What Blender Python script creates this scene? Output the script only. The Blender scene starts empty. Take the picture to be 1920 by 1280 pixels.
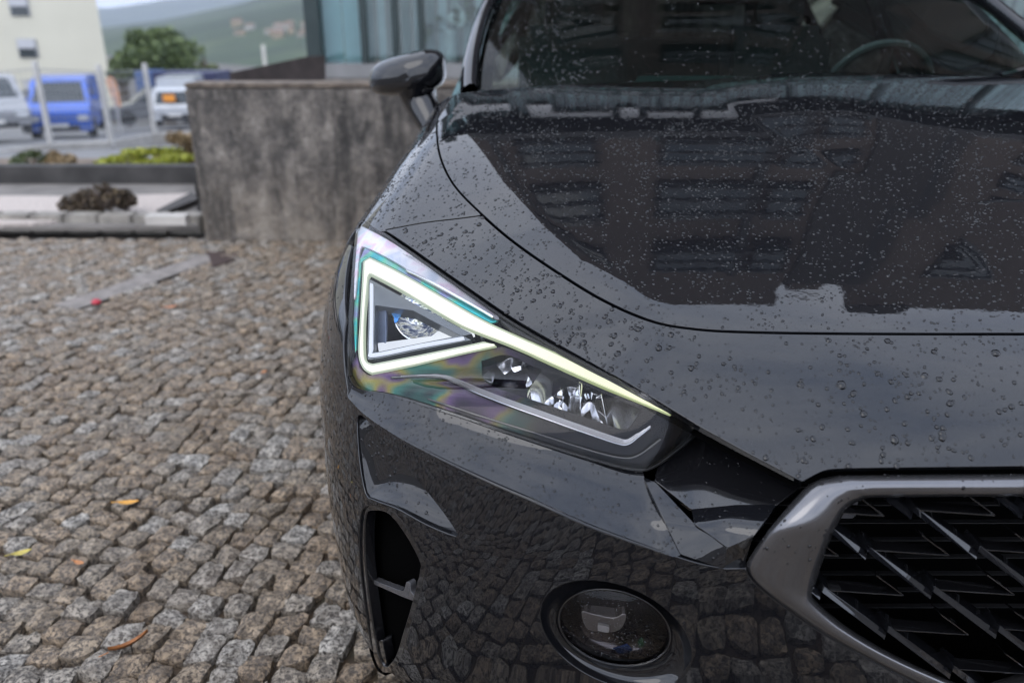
import bpy, math, random
import numpy as np
from mathutils import Vector, Matrix, noise as mnoise
from mathutils.geometry import delaunay_2d_cdt

random.seed(7); RNG = np.random.default_rng(7)
SC = bpy.context.scene
COL = SC.collection

# ------------------------------------------------------------------ camera
FX = 1500.0                       # focal length in pixels of the 1920 px wide photograph
PITCH = math.atan(580 / 1500.0)
CP, SP = math.cos(PITCH), math.sin(PITCH)
CAM = np.array([0, 0, 1.28])
cam_d = bpy.data.cameras.new('camera'); cam = bpy.data.objects.new('camera', cam_d); COL.objects.link(cam)
cam.location = CAM; cam.rotation_euler = (math.pi / 2 - PITCH, 0, 0)
cam_d.sensor_width = 36; cam_d.lens = FX * 36 / 1920
cam_d.clip_start = .05; cam_d.clip_end = 9000
cam_d.dof.use_dof = True; cam_d.dof.focus_distance = 1.33; cam_d.dof.aperture_fstop = 2.6
SC.camera = cam

# ------------------------------------------------------------------ world, sun, exposure
SUN_EL, SUN_AZ = math.radians(48), math.radians(-150)     # behind the photographer's left shoulder, veiled by cloud
W = bpy.data.worlds.new('World'); SC.world = W; W.use_nodes = True
wt = W.node_tree; wt.nodes.clear()
def wn(t, **k):
    n = wt.nodes.new(t)
    for a, b in k.items(): setattr(n, a, b)
    return n
sky = wn('ShaderNodeTexSky', sky_type='NISHITA', sun_disc=False, sun_elevation=SUN_EL, sun_rotation=SUN_AZ, air_density=1.0, dust_density=3.0)
tc = wn('ShaderNodeTexCoord')
n1 = wn('ShaderNodeTexNoise'); n1.inputs['Scale'].default_value = 2.2; n1.inputs['Detail'].default_value = 6; n1.inputs['Roughness'].default_value = .55
mp = wn('ShaderNodeMapping'); mp.inputs['Scale'].default_value = (1, 1, 2.2)
wt.links.new(tc.outputs['Generated'], mp.inputs['Vector']); wt.links.new(mp.outputs[0], n1.inputs['Vector'])
cr_ = wn('ShaderNodeValToRGB')
cr_.color_ramp.elements[0].position = .30; cr_.color_ramp.elements[0].color = (9.8, 11.6, 15.6, 1)
cr_.color_ramp.elements[1].position = .72; cr_.color_ramp.elements[1].color = (22.0, 23.0, 25.5, 1)
wt.links.new(n1.outputs['Fac'], cr_.inputs['Fac'])
mx = wn('ShaderNodeMix', data_type='RGBA'); mx.inputs['Factor'].default_value = .86
wt.links.new(sky.outputs[0], mx.inputs['A']); wt.links.new(cr_.outputs[0], mx.inputs['B'])
bg = wn('ShaderNodeBackground'); bg.inputs['Strength'].default_value = .10
wo = wn('ShaderNodeOutputWorld')
wt.links.new(mx.outputs['Result'], bg.inputs['Color']); wt.links.new(bg.outputs[0], wo.inputs['Surface'])
sd = bpy.data.lights.new('sun', 'SUN'); sd.energy = .8; sd.angle = math.radians(45); sd.color = (1, .96, .9)
sun = bpy.data.objects.new('sun', sd); COL.objects.link(sun)
# sun direction matching the sky texture
sdv = Vector((math.sin(SUN_AZ) * math.cos(SUN_EL), math.cos(SUN_AZ) * math.cos(SUN_EL), math.sin(SUN_EL)))
sun.rotation_euler = sdv.to_track_quat('Z', 'Y').to_euler(); sun.location = sdv * 50
SC.view_settings.view_transform = 'Standard'; SC.view_settings.look = 'None'
SC.view_settings.exposure = 0.16; SC.view_settings.gamma = 1; SC.view_settings.use_curve_mapping = False
SC.cycles.max_bounces = 8; SC.cycles.transparent_max_bounces = 16; SC.cycles.caustics_reflective = False; SC.cycles.caustics_refractive = False
SC.cycles.sample_clamp_indirect = 6; SC.cycles.use_denoising = True
SC.cycles.filter_width = 1.3 if hasattr(SC.cycles, 'filter_width') else 1.5

# ------------------------------------------------------------------ object helpers
WL = {}                                   # world position of every object that parents others
def empty(name, label, cat, loc, group=None, parent=None):
    o = bpy.data.objects.new(name, None); COL.objects.link(o); o.empty_display_size = .1
    loc = np.array(loc, float)
    if parent is not None: o.parent = parent; o.location = loc - WL[parent]
    else: o.location = loc
    WL[o] = loc
    if label: o['label'] = label
    if cat: o['category'] = cat
    if group: o['group'] = group
    return o
def tag(o, label=None, cat=None, group=None, kind=None):
    if label: o['label'] = label
    if cat: o['category'] = cat
    if group: o['group'] = group
    if kind: o['kind'] = kind
    return o
def mesh(name, V, Fc, mats, smooth=False, normals=None, matidx=None):
    me = bpy.data.meshes.new(name)
    V = np.asarray(V, np.float32)
    if isinstance(Fc, np.ndarray):
        n, k = Fc.shape
        me.vertices.add(len(V)); me.vertices.foreach_set('co', V.ravel())
        me.loops.add(n * k); me.loops.foreach_set('vertex_index', Fc.astype(np.int32).ravel())
        me.polygons.add(n); me.polygons.foreach_set('loop_start', np.arange(0, n * k, k, dtype=np.int32))
        me.update(calc_edges=True)
    else:
        me.from_pydata([tuple(map(float, v)) for v in V], [], [tuple(map(int, f)) for f in Fc])
    if not isinstance(mats, (list, tuple)): mats = [mats]
    for m in mats:
        if m: me.materials.append(m)
    if matidx is not None: me.polygons.foreach_set('material_index', np.asarray(matidx, np.int32))
    me.polygons.foreach_set('use_smooth', np.full(len(me.polygons), bool(smooth)))
    me.update()
    if normals is not None:
        me.normals_split_custom_set_from_vertices([tuple(map(float, n)) for n in normals])
    return me
def ob(name, V, Fc, mats, parent=None, smooth=False, normals=None, origin=None, matidx=None):
    V = np.asarray(V, float).reshape(-1, 3)
    if origin is None:
        origin = WL[parent] if parent is not None else np.array([V[:, 0].mean(), V[:, 1].mean(), V[:, 2].min()])
    origin = np.array(origin, float)
    used = np.unique(Fc.ravel() if isinstance(Fc, np.ndarray) else [i for f in Fc for i in f])
    if len(used) < len(V):
        mp_ = -np.ones(len(V), int); mp_[used] = np.arange(len(used)); V = V[used]
        if normals is not None: normals = np.asarray(normals)[used]
        Fc = mp_[Fc] if isinstance(Fc, np.ndarray) else [tuple(mp_[list(f)]) for f in Fc]
    me = mesh(name, V - origin, Fc, mats, smooth, normals, matidx)
    o = bpy.data.objects.new(name, me); COL.objects.link(o)
    if parent is not None: o.parent = parent; o.location = origin - WL[parent]
    else: o.location = origin
    WL[o] = origin
    return o
class MB:
    """collects simple shapes into one mesh"""
    def __init__(s): s.V = []; s.F = []
    def add(s, V, F):
        n = len(s.V); s.V += [tuple(map(float, v)) for v in V]; s.F += [tuple(i + n for i in f) for f in F]; return s
    def box(s, c, d, rz=0, top=1.0, M=None):
        x, y, z = d[0] / 2, d[1] / 2, d[2] / 2
        P_ = [(-x, -y, -z), (x, -y, -z), (x, y, -z), (-x, y, -z), (-x * top, -y * top, z), (x * top, -y * top, z), (x * top, y * top, z), (-x * top, y * top, z)]
        R = Matrix.Rotation(rz, 3, 'Z') if M is None else M
        P_ = [tuple(R @ Vector(p) + Vector(c)) for p in P_]
        return s.add(P_, [(0, 3, 2, 1), (4, 5, 6, 7), (0, 1, 5, 4), (1, 2, 6, 5), (2, 3, 7, 6), (3, 0, 4, 7)])
    def prism(s, pts, d):
        """polygon (list of 3D points) extruded by vector d"""
        pts = [np.array(p, float) for p in pts]; d = np.array(d, float); n = len(pts)
        return s.add(pts + [p + d for p in pts], [tuple(range(n))[::-1], tuple(range(n, 2 * n))] + [(i, (i + 1) % n, n + (i + 1) % n, n + i) for i in range(n)])
    def tube(s, pts, r, n=8, caps=True):
        pts = [Vector(p) for p in pts]; R = r if isinstance(r, (list, tuple)) else [r] * len(pts)
        V = []; F = []
        up = None
        for i, p in enumerate(pts):
            t = (pts[min(i + 1, len(pts) - 1)] - pts[max(i - 1, 0)]).normalized()
            if up is None: up = Vector((0, 0, 1)) if abs(t.z) < .9 else Vector((1, 0, 0))
            a = t.cross(up).normalized(); b = a.cross(t); up = b
            for k in range(n):
                q = 2 * math.pi * k / n; V.append(p + (a * math.cos(q) + b * math.sin(q)) * R[i])
        for i in range(len(pts) - 1):
            for k in range(n):
                F.append((i * n + k, i * n + (k + 1) % n, (i + 1) * n + (k + 1) % n, (i + 1) * n + k))
        if caps: F += [tuple(range(n))[::-1], tuple(range((len(pts) - 1) * n, len(pts) * n))]
        return s.add(V, F)
    def lathe(s, prof, c, axis='Z', n=16, caps=True):
        V = []; F = []
        for (r, h) in prof:
            for k in range(n):
                a = 2 * math.pi * k / n; x, y = r * math.cos(a), r * math.sin(a)
                V.append({'Z': (x, y, h), 'Y': (x, h, y), 'X': (h, x, y)}[axis])
        V = [(v[0] + c[0], v[1] + c[1], v[2] + c[2]) for v in V]
        for i in range(len(prof) - 1):
            for k in range(n): F.append((i * n + k, i * n + (k + 1) % n, (i + 1) * n + (k + 1) % n, (i + 1) * n + k))
        if caps: F += [tuple(range(n))[::-1], tuple(range((len(prof) - 1) * n, len(prof) * n))]
        return s.add(V, F)
    def build(s, name, mat, parent=None, smooth=False, bevel=0, origin=None):
        o = ob(name, s.V, s.F, mat, parent, smooth, origin=origin)
        import bmesh
        bm = bmesh.new(); bm.from_mesh(o.data)
        if bevel:
            bmesh.ops.bevel(bm, geom=[e for e in bm.edges if e.calc_face_angle(0) > .5], offset=bevel, segments=2, affect='EDGES', clamp_overlap=True)
        bmesh.ops.recalc_face_normals(bm, faces=bm.faces)
        for f in bm.faces: f.smooth = smooth
        bm.to_mesh(o.data); bm.free()
        if smooth: o.data.set_sharp_from_angle(angle=math.radians(40))
        return o
def copy_tree(o, parent=None):
    c = o.copy(); COL.objects.link(c)
    if parent is not None: c.parent = parent
    WL[c] = WL.get(o)
    for ch in list(o.children): copy_tree(ch, c)
    return c

# ------------------------------------------------------------------ materials
class NT:
    def __init__(s, name):
        s.m = bpy.data.materials.new(name); s.m.use_nodes = True; s.t = s.m.node_tree; s.t.nodes.clear()
        s.out = s.n('ShaderNodeOutputMaterial')
    def n(s, t, inp=None, **k):
        x = s.t.nodes.new(t)
        for a, b in k.items(): setattr(x, a, b)
        for a, b in (inp or {}).items():
            if isinstance(b, bpy.types.NodeSocket): s.t.links.new(b, x.inputs[a])
            else: x.inputs[a].default_value = b
        return x
    def coord(s, kind='Object', scale=(1, 1, 1)):
        c = s.n('ShaderNodeTexCoord'); m = s.n('ShaderNodeMapping', {'Scale': scale, 'Vector': c.outputs[kind]}); return m.outputs[0]
    def pos(s, scale=(1, 1, 1)):
        g = s.n('ShaderNodeNewGeometry'); return s.n('ShaderNodeMapping', {'Scale': scale, 'Vector': g.outputs['Position']}).outputs[0]
    def noise(s, v, sc, det=4, ro=.5, dist=0):
        return s.n('ShaderNodeTexNoise', {'Vector': v, 'Scale': sc, 'Detail': det, 'Roughness': ro, 'Distortion': dist}).outputs['Fac']
    def ramp(s, f, stops):
        r = s.n('ShaderNodeValToRGB', {'Fac': f}); e = r.color_ramp.elements
        while len(e) < len(stops): e.new(.5)
        for i, (p, c) in enumerate(stops):
            e[i].position = p; e[i].color = tuple(c) + (1,) if len(c) == 3 else c
        return r.outputs['Color']
    def mix(s, f, a, b, mode='MIX'):
        x = s.n('ShaderNodeMix', data_type='RGBA', blend_type=mode)
        for k, v in (('Factor', f), ('A', a), ('B', b)):
            if isinstance(v, bpy.types.NodeSocket): s.t.links.new(v, x.inputs[k])
            else: x.inputs[k].default_value = v if k == 'Factor' else (tuple(v) + (1,) if len(v) == 3 else v)
        return x.outputs['Result']
    def math(s, op, a, b=0.0):
        x = s.n('ShaderNodeMath', operation=op)
        for i, v in enumerate((a, b)):
            if isinstance(v, bpy.types.NodeSocket): s.t.links.new(v, x.inputs[i])
            else: x.inputs[i].default_value = v
        return x.outputs[0]
    def bump(s, h, st=.3, d=.01):
        return s.n('ShaderNodeBump', {'Height': h, 'Strength': st, 'Distance': d}).outputs[0]
    def bsdf(s, **k):
        b = s.n('ShaderNodeBsdfPrincipled')
        for a, v in k.items():
            a = a.replace('_', ' ')
            if isinstance(v, bpy.types.NodeSocket): s.t.links.new(v, b.inputs[a])
            elif isinstance(v, tuple) and len(v) == 3: b.inputs[a].default_value = v + (1,)
            else: b.inputs[a].default_value = v
        s.t.links.new(b.outputs[0], s.out.inputs['Surface']); return b
def simple(name, col, rough=.5, metal=0., coat=0., var=0.12, vs=6., bump=0., bs=40., **k):
    t = NT(name); p = t.coord()
    f = t.noise(p, vs, 5)
    c = t.ramp(f, [(.3, tuple(x * (1 - var) for x in col)), (.7, tuple(min(1, x * (1 + var)) for x in col))])
    kw = dict(Base_Color=c, Roughness=rough, Metallic=metal, Coat_Weight=coat, Coat_Roughness=.03); kw.update(k)
    if bump: kw['Normal'] = t.bump(t.noise(p, bs, 4), bump, .01)
    t.bsdf(**kw); return t.m
M = {}
# car paint: near-black metallic base under clear coat, faint rain film
t = NT('paint'); p = t.pos()
fl = t.noise(p, 900, 2)
c = t.ramp(fl, [(.35, (.0035, .0037, .0045)), (.7, (.010, .0105, .013))])
t.bsdf(Base_Color=c, Metallic=0., Roughness=.5, Specular_IOR_Level=0., Coat_Weight=1.0, Coat_Roughness=.010, Coat_IOR=1.62,
       Coat_Normal=t.bump(t.noise(p, 60, 2), .012, .004)); M['paint'] = t.m
M['gloss'] = simple('gloss_black_plastic', (.006, .006, .007), .09, 0, .6, Specular_IOR_Level=.6)
M['black'] = simple('matt_black_plastic', (.007, .007, .008), .55)
M['void'] = simple('shadow_black', (.002, .002, .002), .9, Specular_IOR_Level=0.)
M['satin'] = simple('satin_grey_metal', (.165, .163, .17), .24, .85, .35, var=.05, vs=30)
M['chrome'] = simple('chrome', (.75, .76, .78), .06, 1.0, var=.03)
M['silver'] = simple('silvered_plastic', (.55, .56, .6), .22, .9, var=.05)
M['rubber'] = simple('rubber', (.012, .012, .012), .75, bump=.3)
M['drop'] = simple('rain_bead', (.003, .003, .004), .015, 0, 0., IOR=1.52)
def glass(name, ior=1.5, tint=(1, 1, 1), rough=0.0, bumpy=None):
    t = NT(name)
    f = t.n('ShaderNodeFresnel', {'IOR': ior})
    g = t.n('ShaderNodeBsdfGlossy', {'Roughness': rough, 'Color': (1, 1, 1, 1)})
    tr = t.n('ShaderNodeBsdfTransparent', {'Color': tuple(tint) + (1,)})
    m = t.n('ShaderNodeMixShader', {0: f.outputs[0], 1: tr.outputs[0], 2: g.outputs[0]})
    t.t.links.new(m.outputs[0], t.out.inputs['Surface']); return t.m
M['lens_glass'] = glass('lamp_cover_glass', 1.27)
M['glass'] = glass('window_glass', 1.5, (.30, .44, .41))
M['windshield'] = glass('windscreen_glass', 1.24, (.42, .58, .54))
M['shopglass'] = glass('shop_glass', 1.5, (.86, .95, .95))
def emis(name, c1, c2, st, axis_lo, axis_hi):
    t = NT(name); g = t.n('ShaderNodeNewGeometry'); s_ = t.n('ShaderNodeSeparateXYZ', {0: g.outputs['Position']})
    mr = t.n('ShaderNodeMapRange', {'Value': s_.outputs['X'], 'From Min': axis_lo, 'From Max': axis_hi})
    c = t.mix(mr.outputs[0], c1, c2)
    b = t.bsdf(Base_Color=(.12, .12, .12), Roughness=.3); b.inputs['Emission Strength'].default_value = st
    t.t.links.new(c, b.inputs['Emission Color']); return t.m
M['led'] = emis('running_light', (1.0, 1.0, .90), (.80, .88, .42), .82, -.08, .27)
M['led_edge'] = emis('running_light_edge', (.62, .74, .55), (.52, .62, .18), .5, -.15, .27)
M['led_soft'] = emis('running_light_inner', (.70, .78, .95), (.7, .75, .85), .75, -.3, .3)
# stress rainbow, a view effect, painted into the film colours by noise
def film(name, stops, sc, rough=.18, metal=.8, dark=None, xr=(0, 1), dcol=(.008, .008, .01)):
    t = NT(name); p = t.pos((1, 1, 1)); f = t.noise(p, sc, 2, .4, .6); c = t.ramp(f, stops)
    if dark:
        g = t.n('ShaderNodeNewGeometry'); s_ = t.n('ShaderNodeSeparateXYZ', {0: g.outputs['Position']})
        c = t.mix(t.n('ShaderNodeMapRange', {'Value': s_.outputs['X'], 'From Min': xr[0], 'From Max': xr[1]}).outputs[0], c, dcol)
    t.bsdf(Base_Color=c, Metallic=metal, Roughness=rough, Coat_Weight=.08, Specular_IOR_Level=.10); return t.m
M['teal_film'] = film('teal_reflector_film', [(.3, (.05, .30, .40)), (.45, (.05, .50, .50)), (.55, (.16, .55, .36)), (.68, (.25, .28, .5))], 14, .3, .5)
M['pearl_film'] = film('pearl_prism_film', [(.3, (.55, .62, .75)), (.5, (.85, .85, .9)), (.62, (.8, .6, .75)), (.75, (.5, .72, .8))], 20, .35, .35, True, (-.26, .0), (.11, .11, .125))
M['painted_sheen'] = film('smoked_painted_sheen', [(.28, (.012, .012, .015)), (.42, (.04, .15, .12)), (.5, (.22, .19, .05)), (.56, (.12, .07, .16)), (.66, (.012, .012, .016))], 9, .25, .5, True, (-.20, .04))
M['inner_dark'] = film('smoked_lamp_interior', [(.3, (.01, .01, .013)), (.5, (.02, .02, .035)), (.62, (.06, .035, .08)), (.75, (.012, .02, .02))], 16, .2, .4, True, (-.1, .15))

# ------------------------------------------------------------------ car body: one smooth implicit solid, cut into panels
XC = .74
def ray(px, py):
    px = np.asarray(px, float); py = np.asarray(py, float)
    a = (px - 960) / FX; b = (640 - py) / FX
    return np.stack([a, CP + b * SP, -SP + b * CP], -1)
def PT(px, py, Y):
    d = ray(px, py); return CAM + d * (np.asarray(Y, float) / d[..., 1])[..., None]
def PZ(px, py, Z):
    d = ray(px, py); return CAM + d * ((np.asarray(Z, float) - 1.28) / d[..., 2])[..., None]
def proj(p):
    p = np.asarray(p, float) - CAM
    zc = p[..., 1] * CP - p[..., 2] * SP
    return 960 + FX * p[..., 0] / zc, 640 - FX * (p[..., 1] * SP + p[..., 2] * CP) / zc
def smax(a, b, k):
    h = np.clip(.5 + .5 * (a - b) / k, 0, 1)
    return b + (a - b) * h + k * h * (1 - h)
def herm(x, xs, ys):
    x = np.clip(x, xs[0], xs[-1] - 1e-9)
    h = np.diff(xs); d = np.diff(ys) / h
    m = np.zeros_like(xs); m[1:-1] = (d[:-1] * h[1:] + d[1:] * h[:-1]) / (h[1:] + h[:-1]); m[0] = d[0]; m[-1] = d[-1]
    i = np.clip(np.searchsorted(xs, x, side='right') - 1, 0, len(xs) - 2)
    t = (x - xs[i]) / h[i]
    return ys[i] * (2 * t**3 - 3 * t * t + 1) + h[i] * m[i] * (t**3 - 2 * t * t + t) + ys[i + 1] * (-2 * t**3 + 3 * t * t) + h[i] * m[i + 1] * (t**3 - t * t)
A = lambda *v: np.array(v, float)
ps, pz = A(-.6, -.2, -.05, 0, .05, .1, .2, .3, .45, .85, 1.35, 2., 4.), A(.1, .5, .665, .72, .765, .80, .85, .886, .934, 1.05, 1.148, 1.19, 1.1)
az, aa = A(0, .2, .35, .5, .65, .75, .85, .95, 1.05, 1.3), A(1.125, 1.139, 1.15, 1.156, 1.155, 1.14, 1.101, 1.04, .98, .913)
nz, nn = A(0, .3, .5, .65, .8, .95, 1.3), A(5.75, 6.13, 5.32, 4.22, 3.51, 3.16, 3.09)
bz, bb = A(0, .2, .35, .5, .6, .7, .77, .86, .95, 1.3), A(.66, .762, .789, .815, .834, .850, .857, .848, .82, .7)
RIDGE = None; RIDGE2 = None
def sp_(x, w=.008): return w * np.logaddexp(0, x / w)
def F(p):
    X = p[..., 0]; x = np.abs(XC - X); Y = p[..., 1]; Z = p[..., 2]
    a = herm(Z, az, aa); b = herm(Z, bz, bb); n = herm(Z, nz, nn)
    dy = np.maximum(1.75 - Y, 0); dr = np.maximum(Y - 4.0, 0)
    q = (x / a)**n + (dy / b)**2 + (dr / 1.15)**2.4
    fs = (np.maximum(q, 1e-6)**(1 / 2.2) - 1) * .85
    s_ = Y - .93 - .17 * x * x; h = herm(s_, ps, pz)
    w1 = np.clip((x - .40) / .35, 0, 1); w2 = np.clip((s_ + .03) / .16, 0, 1); h = h + .05 * w1 * w1 * (3 - 2 * w1) * (1 - w2 * w2 * (3 - 2 * w2))
    if RIDGE is not None:
        xr = np.interp(Y, RIDGE[0], RIDGE[1])
        fade = np.clip((Y - 1.04) / .14, 0, 1); fade = fade * fade * (3 - 2 * fade) * np.clip((2.35 - Y) / .25, 0, 1)
        h = h - fade * RK * (sp_(x - xr) - sp_(x - xr - .22, .07))
        x2 = np.interp(Y, RIDGE2[0], RIDGE2[1]); f2 = np.clip((Y - 1.2) / .3, 0, 1)
        h = h + f2 * .085 * (sp_(X - x2, .006) - sp_(X - x2 - .25, .05))
    return smax(fs, (Z - h) * .95, np.interp(Z, [.66, .77, .84, .90], [.018, .03, .07, .10]))
RK = .15
def hit(o, d, n=150, t0=0., t1=3.):
    ts = np.linspace(t0, t1, n); sh = d.shape[:-1] if d.ndim > o.ndim else o.shape[:-1]
    d = np.broadcast_to(d, sh + (3,)); o = np.broadcast_to(o, sh + (3,))
    lo = np.full(sh, np.nan); prev = F(o + d * ts[0])
    for k in range(1, n):
        f = F(o + d * ts[k]); m = np.isnan(lo) & (f <= 0) & (prev > 0)
        lo[m] = ts[k - 1]; prev = f
    best = np.isnan(lo)
    a = np.where(best, 0, lo); b = a + (ts[1] - ts[0])
    for _ in range(20):
        c = .5 * (a + b); f = F(o + d * c[..., None]); a = np.where(f > 0, c, a); b = np.where(f > 0, b, c)
    r = o + d * (.5 * (a + b))[..., None]; r[best] = np.nan
    return r
def chit(px, py):
    """first point of the body seen through a pixel"""
    return hit(CAM, ray(px, py), t0=.7, t1=3.3)
def grad(p, e=1.5e-3):
    g = np.stack([F(p + np.eye(3)[i] * e) - F(p - np.eye(3)[i] * e) for i in range(3)], -1)
    return g / np.maximum(np.linalg.norm(g, axis=-1, keepdims=True), 1e-9)
_r = chit(A(883, 950, 1030, 1100, 1180, 1238), A(250, 345, 425, 480, 545, 590)); _r = _r[np.argsort(_r[:, 1])]
_r2 = chit(A(1360, 1400, 1600, 1750, 1875), A(195, 222, 330, 432, 525)); _r2 = _r2[np.argsort(_r2[:, 1])]
RIDGE = (np.concatenate([[1.0], _r[:, 1], [2.4]]), np.concatenate([[XC - _r[0, 0]], XC - _r[:, 0], [XC - _r[-1, 0]]]))
RIDGE2 = (np.concatenate([[1.0], _r2[:, 1], [2.4]]), np.concatenate([[_r2[0, 0]], _r2[:, 0], [_r2[-1, 0]]]))

def spline(pts, n=8, closed=False):
    """Catmull-Rom through points; a point repeated twice is a corner"""
    P_ = np.array(pts, float); out = []
    N = len(P_)
    for i in range(N if closed else N - 1):
        p1, p2 = P_[i], P_[(i + 1) % N]
        if np.allclose(p1, p2): continue
        p0 = P_[(i - 1) % N] if (closed or i > 0) else 2 * p1 - p2
        p3 = P_[(i + 2) % N] if (closed or i + 2 < N) else 2 * p2 - p1
        if np.allclose(p0, p1): p0 = 2 * p1 - p2
        if np.allclose(p3, p2): p3 = 2 * p2 - p1
        t = np.linspace(0, 1, n, endpoint=False)[:, None]
        out.append(.5 * ((2 * p1) + (-p0 + p2) * t + (2 * p0 - 5 * p1 + 4 * p2 - p3) * t**2 + (-p0 + 3 * p1 - 3 * p2 + p3) * t**3))
    out = np.concatenate(out)
    if not closed: out = np.vstack([out, P_[-1]])
    return out
def resample(P_, step, closed=True):
    P_ = np.asarray(P_, float)
    Q = np.vstack([P_, P_[:1]]) if closed else P_
    d = np.r_[0, np.cumsum(np.linalg.norm(np.diff(Q, axis=0), axis=1))]
    keep = np.r_[True, np.diff(d) > 1e-9]; Q = Q[keep]; d = d[keep]
    n = max(3 if closed else 2, int(round(d[-1] / step)) + (0 if closed else 1))
    s = np.linspace(0, d[-1], n, endpoint=not closed)
    # keep sharp corners exactly
    return np.stack([np.interp(s, d, Q[:, k]) for k in range(Q.shape[1])], 1)
def area2(P_): return .5 * np.sum(P_[:, 0] * np.roll(P_[:, 1], -1) - np.roll(P_[:, 0], -1) * P_[:, 1])
def inset(P_, d):
    """offset a closed 2D loop inwards by d"""
    P_ = np.asarray(P_, float); s = 1 if area2(P_) > 0 else -1
    t = np.roll(P_, -1, 0) - np.roll(P_, 1, 0); t /= np.maximum(np.linalg.norm(t, axis=1, keepdims=True), 1e-9)
    return P_ + np.stack([-t[:, 1], t[:, 0]], 1) * d * s
def inpoly(q, P_):
    x, y = q[:, 0], q[:, 1]; r = np.zeros(len(q), bool)
    x1, y1 = P_[:, 0], P_[:, 1]; x2, y2 = np.roll(x1, -1), np.roll(y1, -1)
    for a, b, c, d in zip(x1, y1, x2, y2):
        m = ((b > y) != (d > y)); 
        if m.any(): r ^= m & (x < (c - a) * (y - b) / (d - b + 1e-12) + a)
    return r
def dseg(q, P_, closed=True):
    D = np.full(len(q), 1e9); Q = np.roll(P_, -1, 0) if closed else P_[1:]; B = P_ if closed else P_[:-1]
    for a, b in zip(B, Q):
        ab = b - a; t = np.clip(((q - a) @ ab) / (ab @ ab + 1e-12), 0, 1); D = np.minimum(D, np.linalg.norm(q - a - t[:, None] * ab, axis=1))
    return D
def cdt(outer, holes, step, lines=()):
    """triangulate a 2D region (outer CCW) on a regular grid with exact edges"""
    loops = [outer] + list(holes)
    g0 = outer.min(0); g1 = outer.max(0)
    X, Y = np.meshgrid(np.arange(g0[0] + step / 2, g1[0], step), np.arange(g0[1] + step / 2, g1[1], step))
    q = np.stack([X.ravel(), Y.ravel()], 1)
    k = inpoly(q, outer)
    for h in holes: k &= ~inpoly(q, h)
    q = q[k]
    for l in loops: q = q[dseg(q, l) > step * .45]
    for l in lines: q = q[dseg(q, l, False) > step * .45]
    V = []; E = []
    for l in loops:
        n = len(V); V += [Vector(p) for p in l]; E += [(n + i, n + (i + 1) % len(l)) for i in range(len(l))]
    for l in lines:
        n = len(V); V += [Vector(p) for p in l]; E += [(n + i, n + i + 1) for i in range(len(l) - 1)]
    nb = len(V); V += [Vector(p) for p in q]
    vo, eo, fo, ov, oe, of = delaunay_2d_cdt(V, E, [], 0, 1e-7)
    vo = np.array([tuple(v) for v in vo]); fo = np.array([f for f in fo if len(f) == 3])
    c = vo[fo].mean(1); k = inpoly(c, outer)
    for h in holes: k &= ~inpoly(c, h)
    fo = fo[k]
    a = vo[fo[:, 1]] - vo[fo[:, 0]]; b = vo[fo[:, 2]] - vo[fo[:, 0]]
    ar = a[:, 0] * b[:, 1] - a[:, 1] * b[:, 0]; fo = fo[np.abs(ar) > 1e-14]; ar = ar[np.abs(ar) > 1e-14]
    fo[ar < 0] = fo[ar < 0][:, ::-1]
    return vo, fo
def vnormals(V, T):
    n = np.cross(V[T[:, 1]] - V[T[:, 0]], V[T[:, 2]] - V[T[:, 0]]); N = np.zeros_like(V)
    for k in range(3): np.add.at(N, T[:, k], n)
    return N / np.maximum(np.linalg.norm(N, axis=1, keepdims=True), 1e-12)
def tri_boundary(T):
    e = np.concatenate([T[:, [0, 1]], T[:, [1, 2]], T[:, [2, 0]]])
    s = set(map(tuple, e)); return [(a, b) for a, b in s if (b, a) not in s]
def flange(V, T, N, depth=.012, r=.0012, only=None):
    """rounded edge and return flange round every border of a sheet"""
    B = tri_boundary(T)
    if only is not None: B = [(a, b) for a, b in B if only(V[a]) and only(V[b])]
    if not B or not depth: return V, T, N
    out = {}
    for a, b in B:
        t = V[b] - V[a]; o = np.cross(t, N[a] + N[b]); L = np.linalg.norm(o)
        if L < 1e-12: continue
        o /= L
        for i in (a, b): out[i] = out.get(i, 0) + o
    ids = {}; V2 = []; N2 = []; n0 = len(V)
    for i, o in out.items():
        o = o / max(np.linalg.norm(o), 1e-9); ids[i] = n0 + len(V2)
        V2 += [V[i] + (o - N[i]) * r, V[i] + o * r - N[i] * depth]; N2 += [o, o]
    T2 = []
    for a, b in B:
        if a in ids and b in ids:
            p, q = ids[a], ids[b]
            T2 += [(b, a, p), (b, p, q), (q, p, p + 1), (q, p + 1, q + 1)]
    return np.vstack([V, V2]), np.vstack([T, T2]), np.vstack([N, N2])
SHEETS = {}
def sheet(name, V, T, N, mat, parent, depth=.012, r=.0012, only=None):
    ok = ~np.isnan(V).any(1); T = T[ok[T].all(1)]
    used = np.unique(T); mp_ = -np.ones(len(V), int); mp_[used] = np.arange(len(used)); V = V[used]; N = N[used]; T = mp_[T]
    key = name if name not in SHEETS else name + str(len(SHEETS))
    V2, T2, N2 = flange(V, T, N, depth, r, only)
    o = ob(name, V2, T2, mat, parent, True, N2)
    SHEETS[key] = (V, T, N, o)
    return o
flip = np.array([1., -1.])
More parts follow.
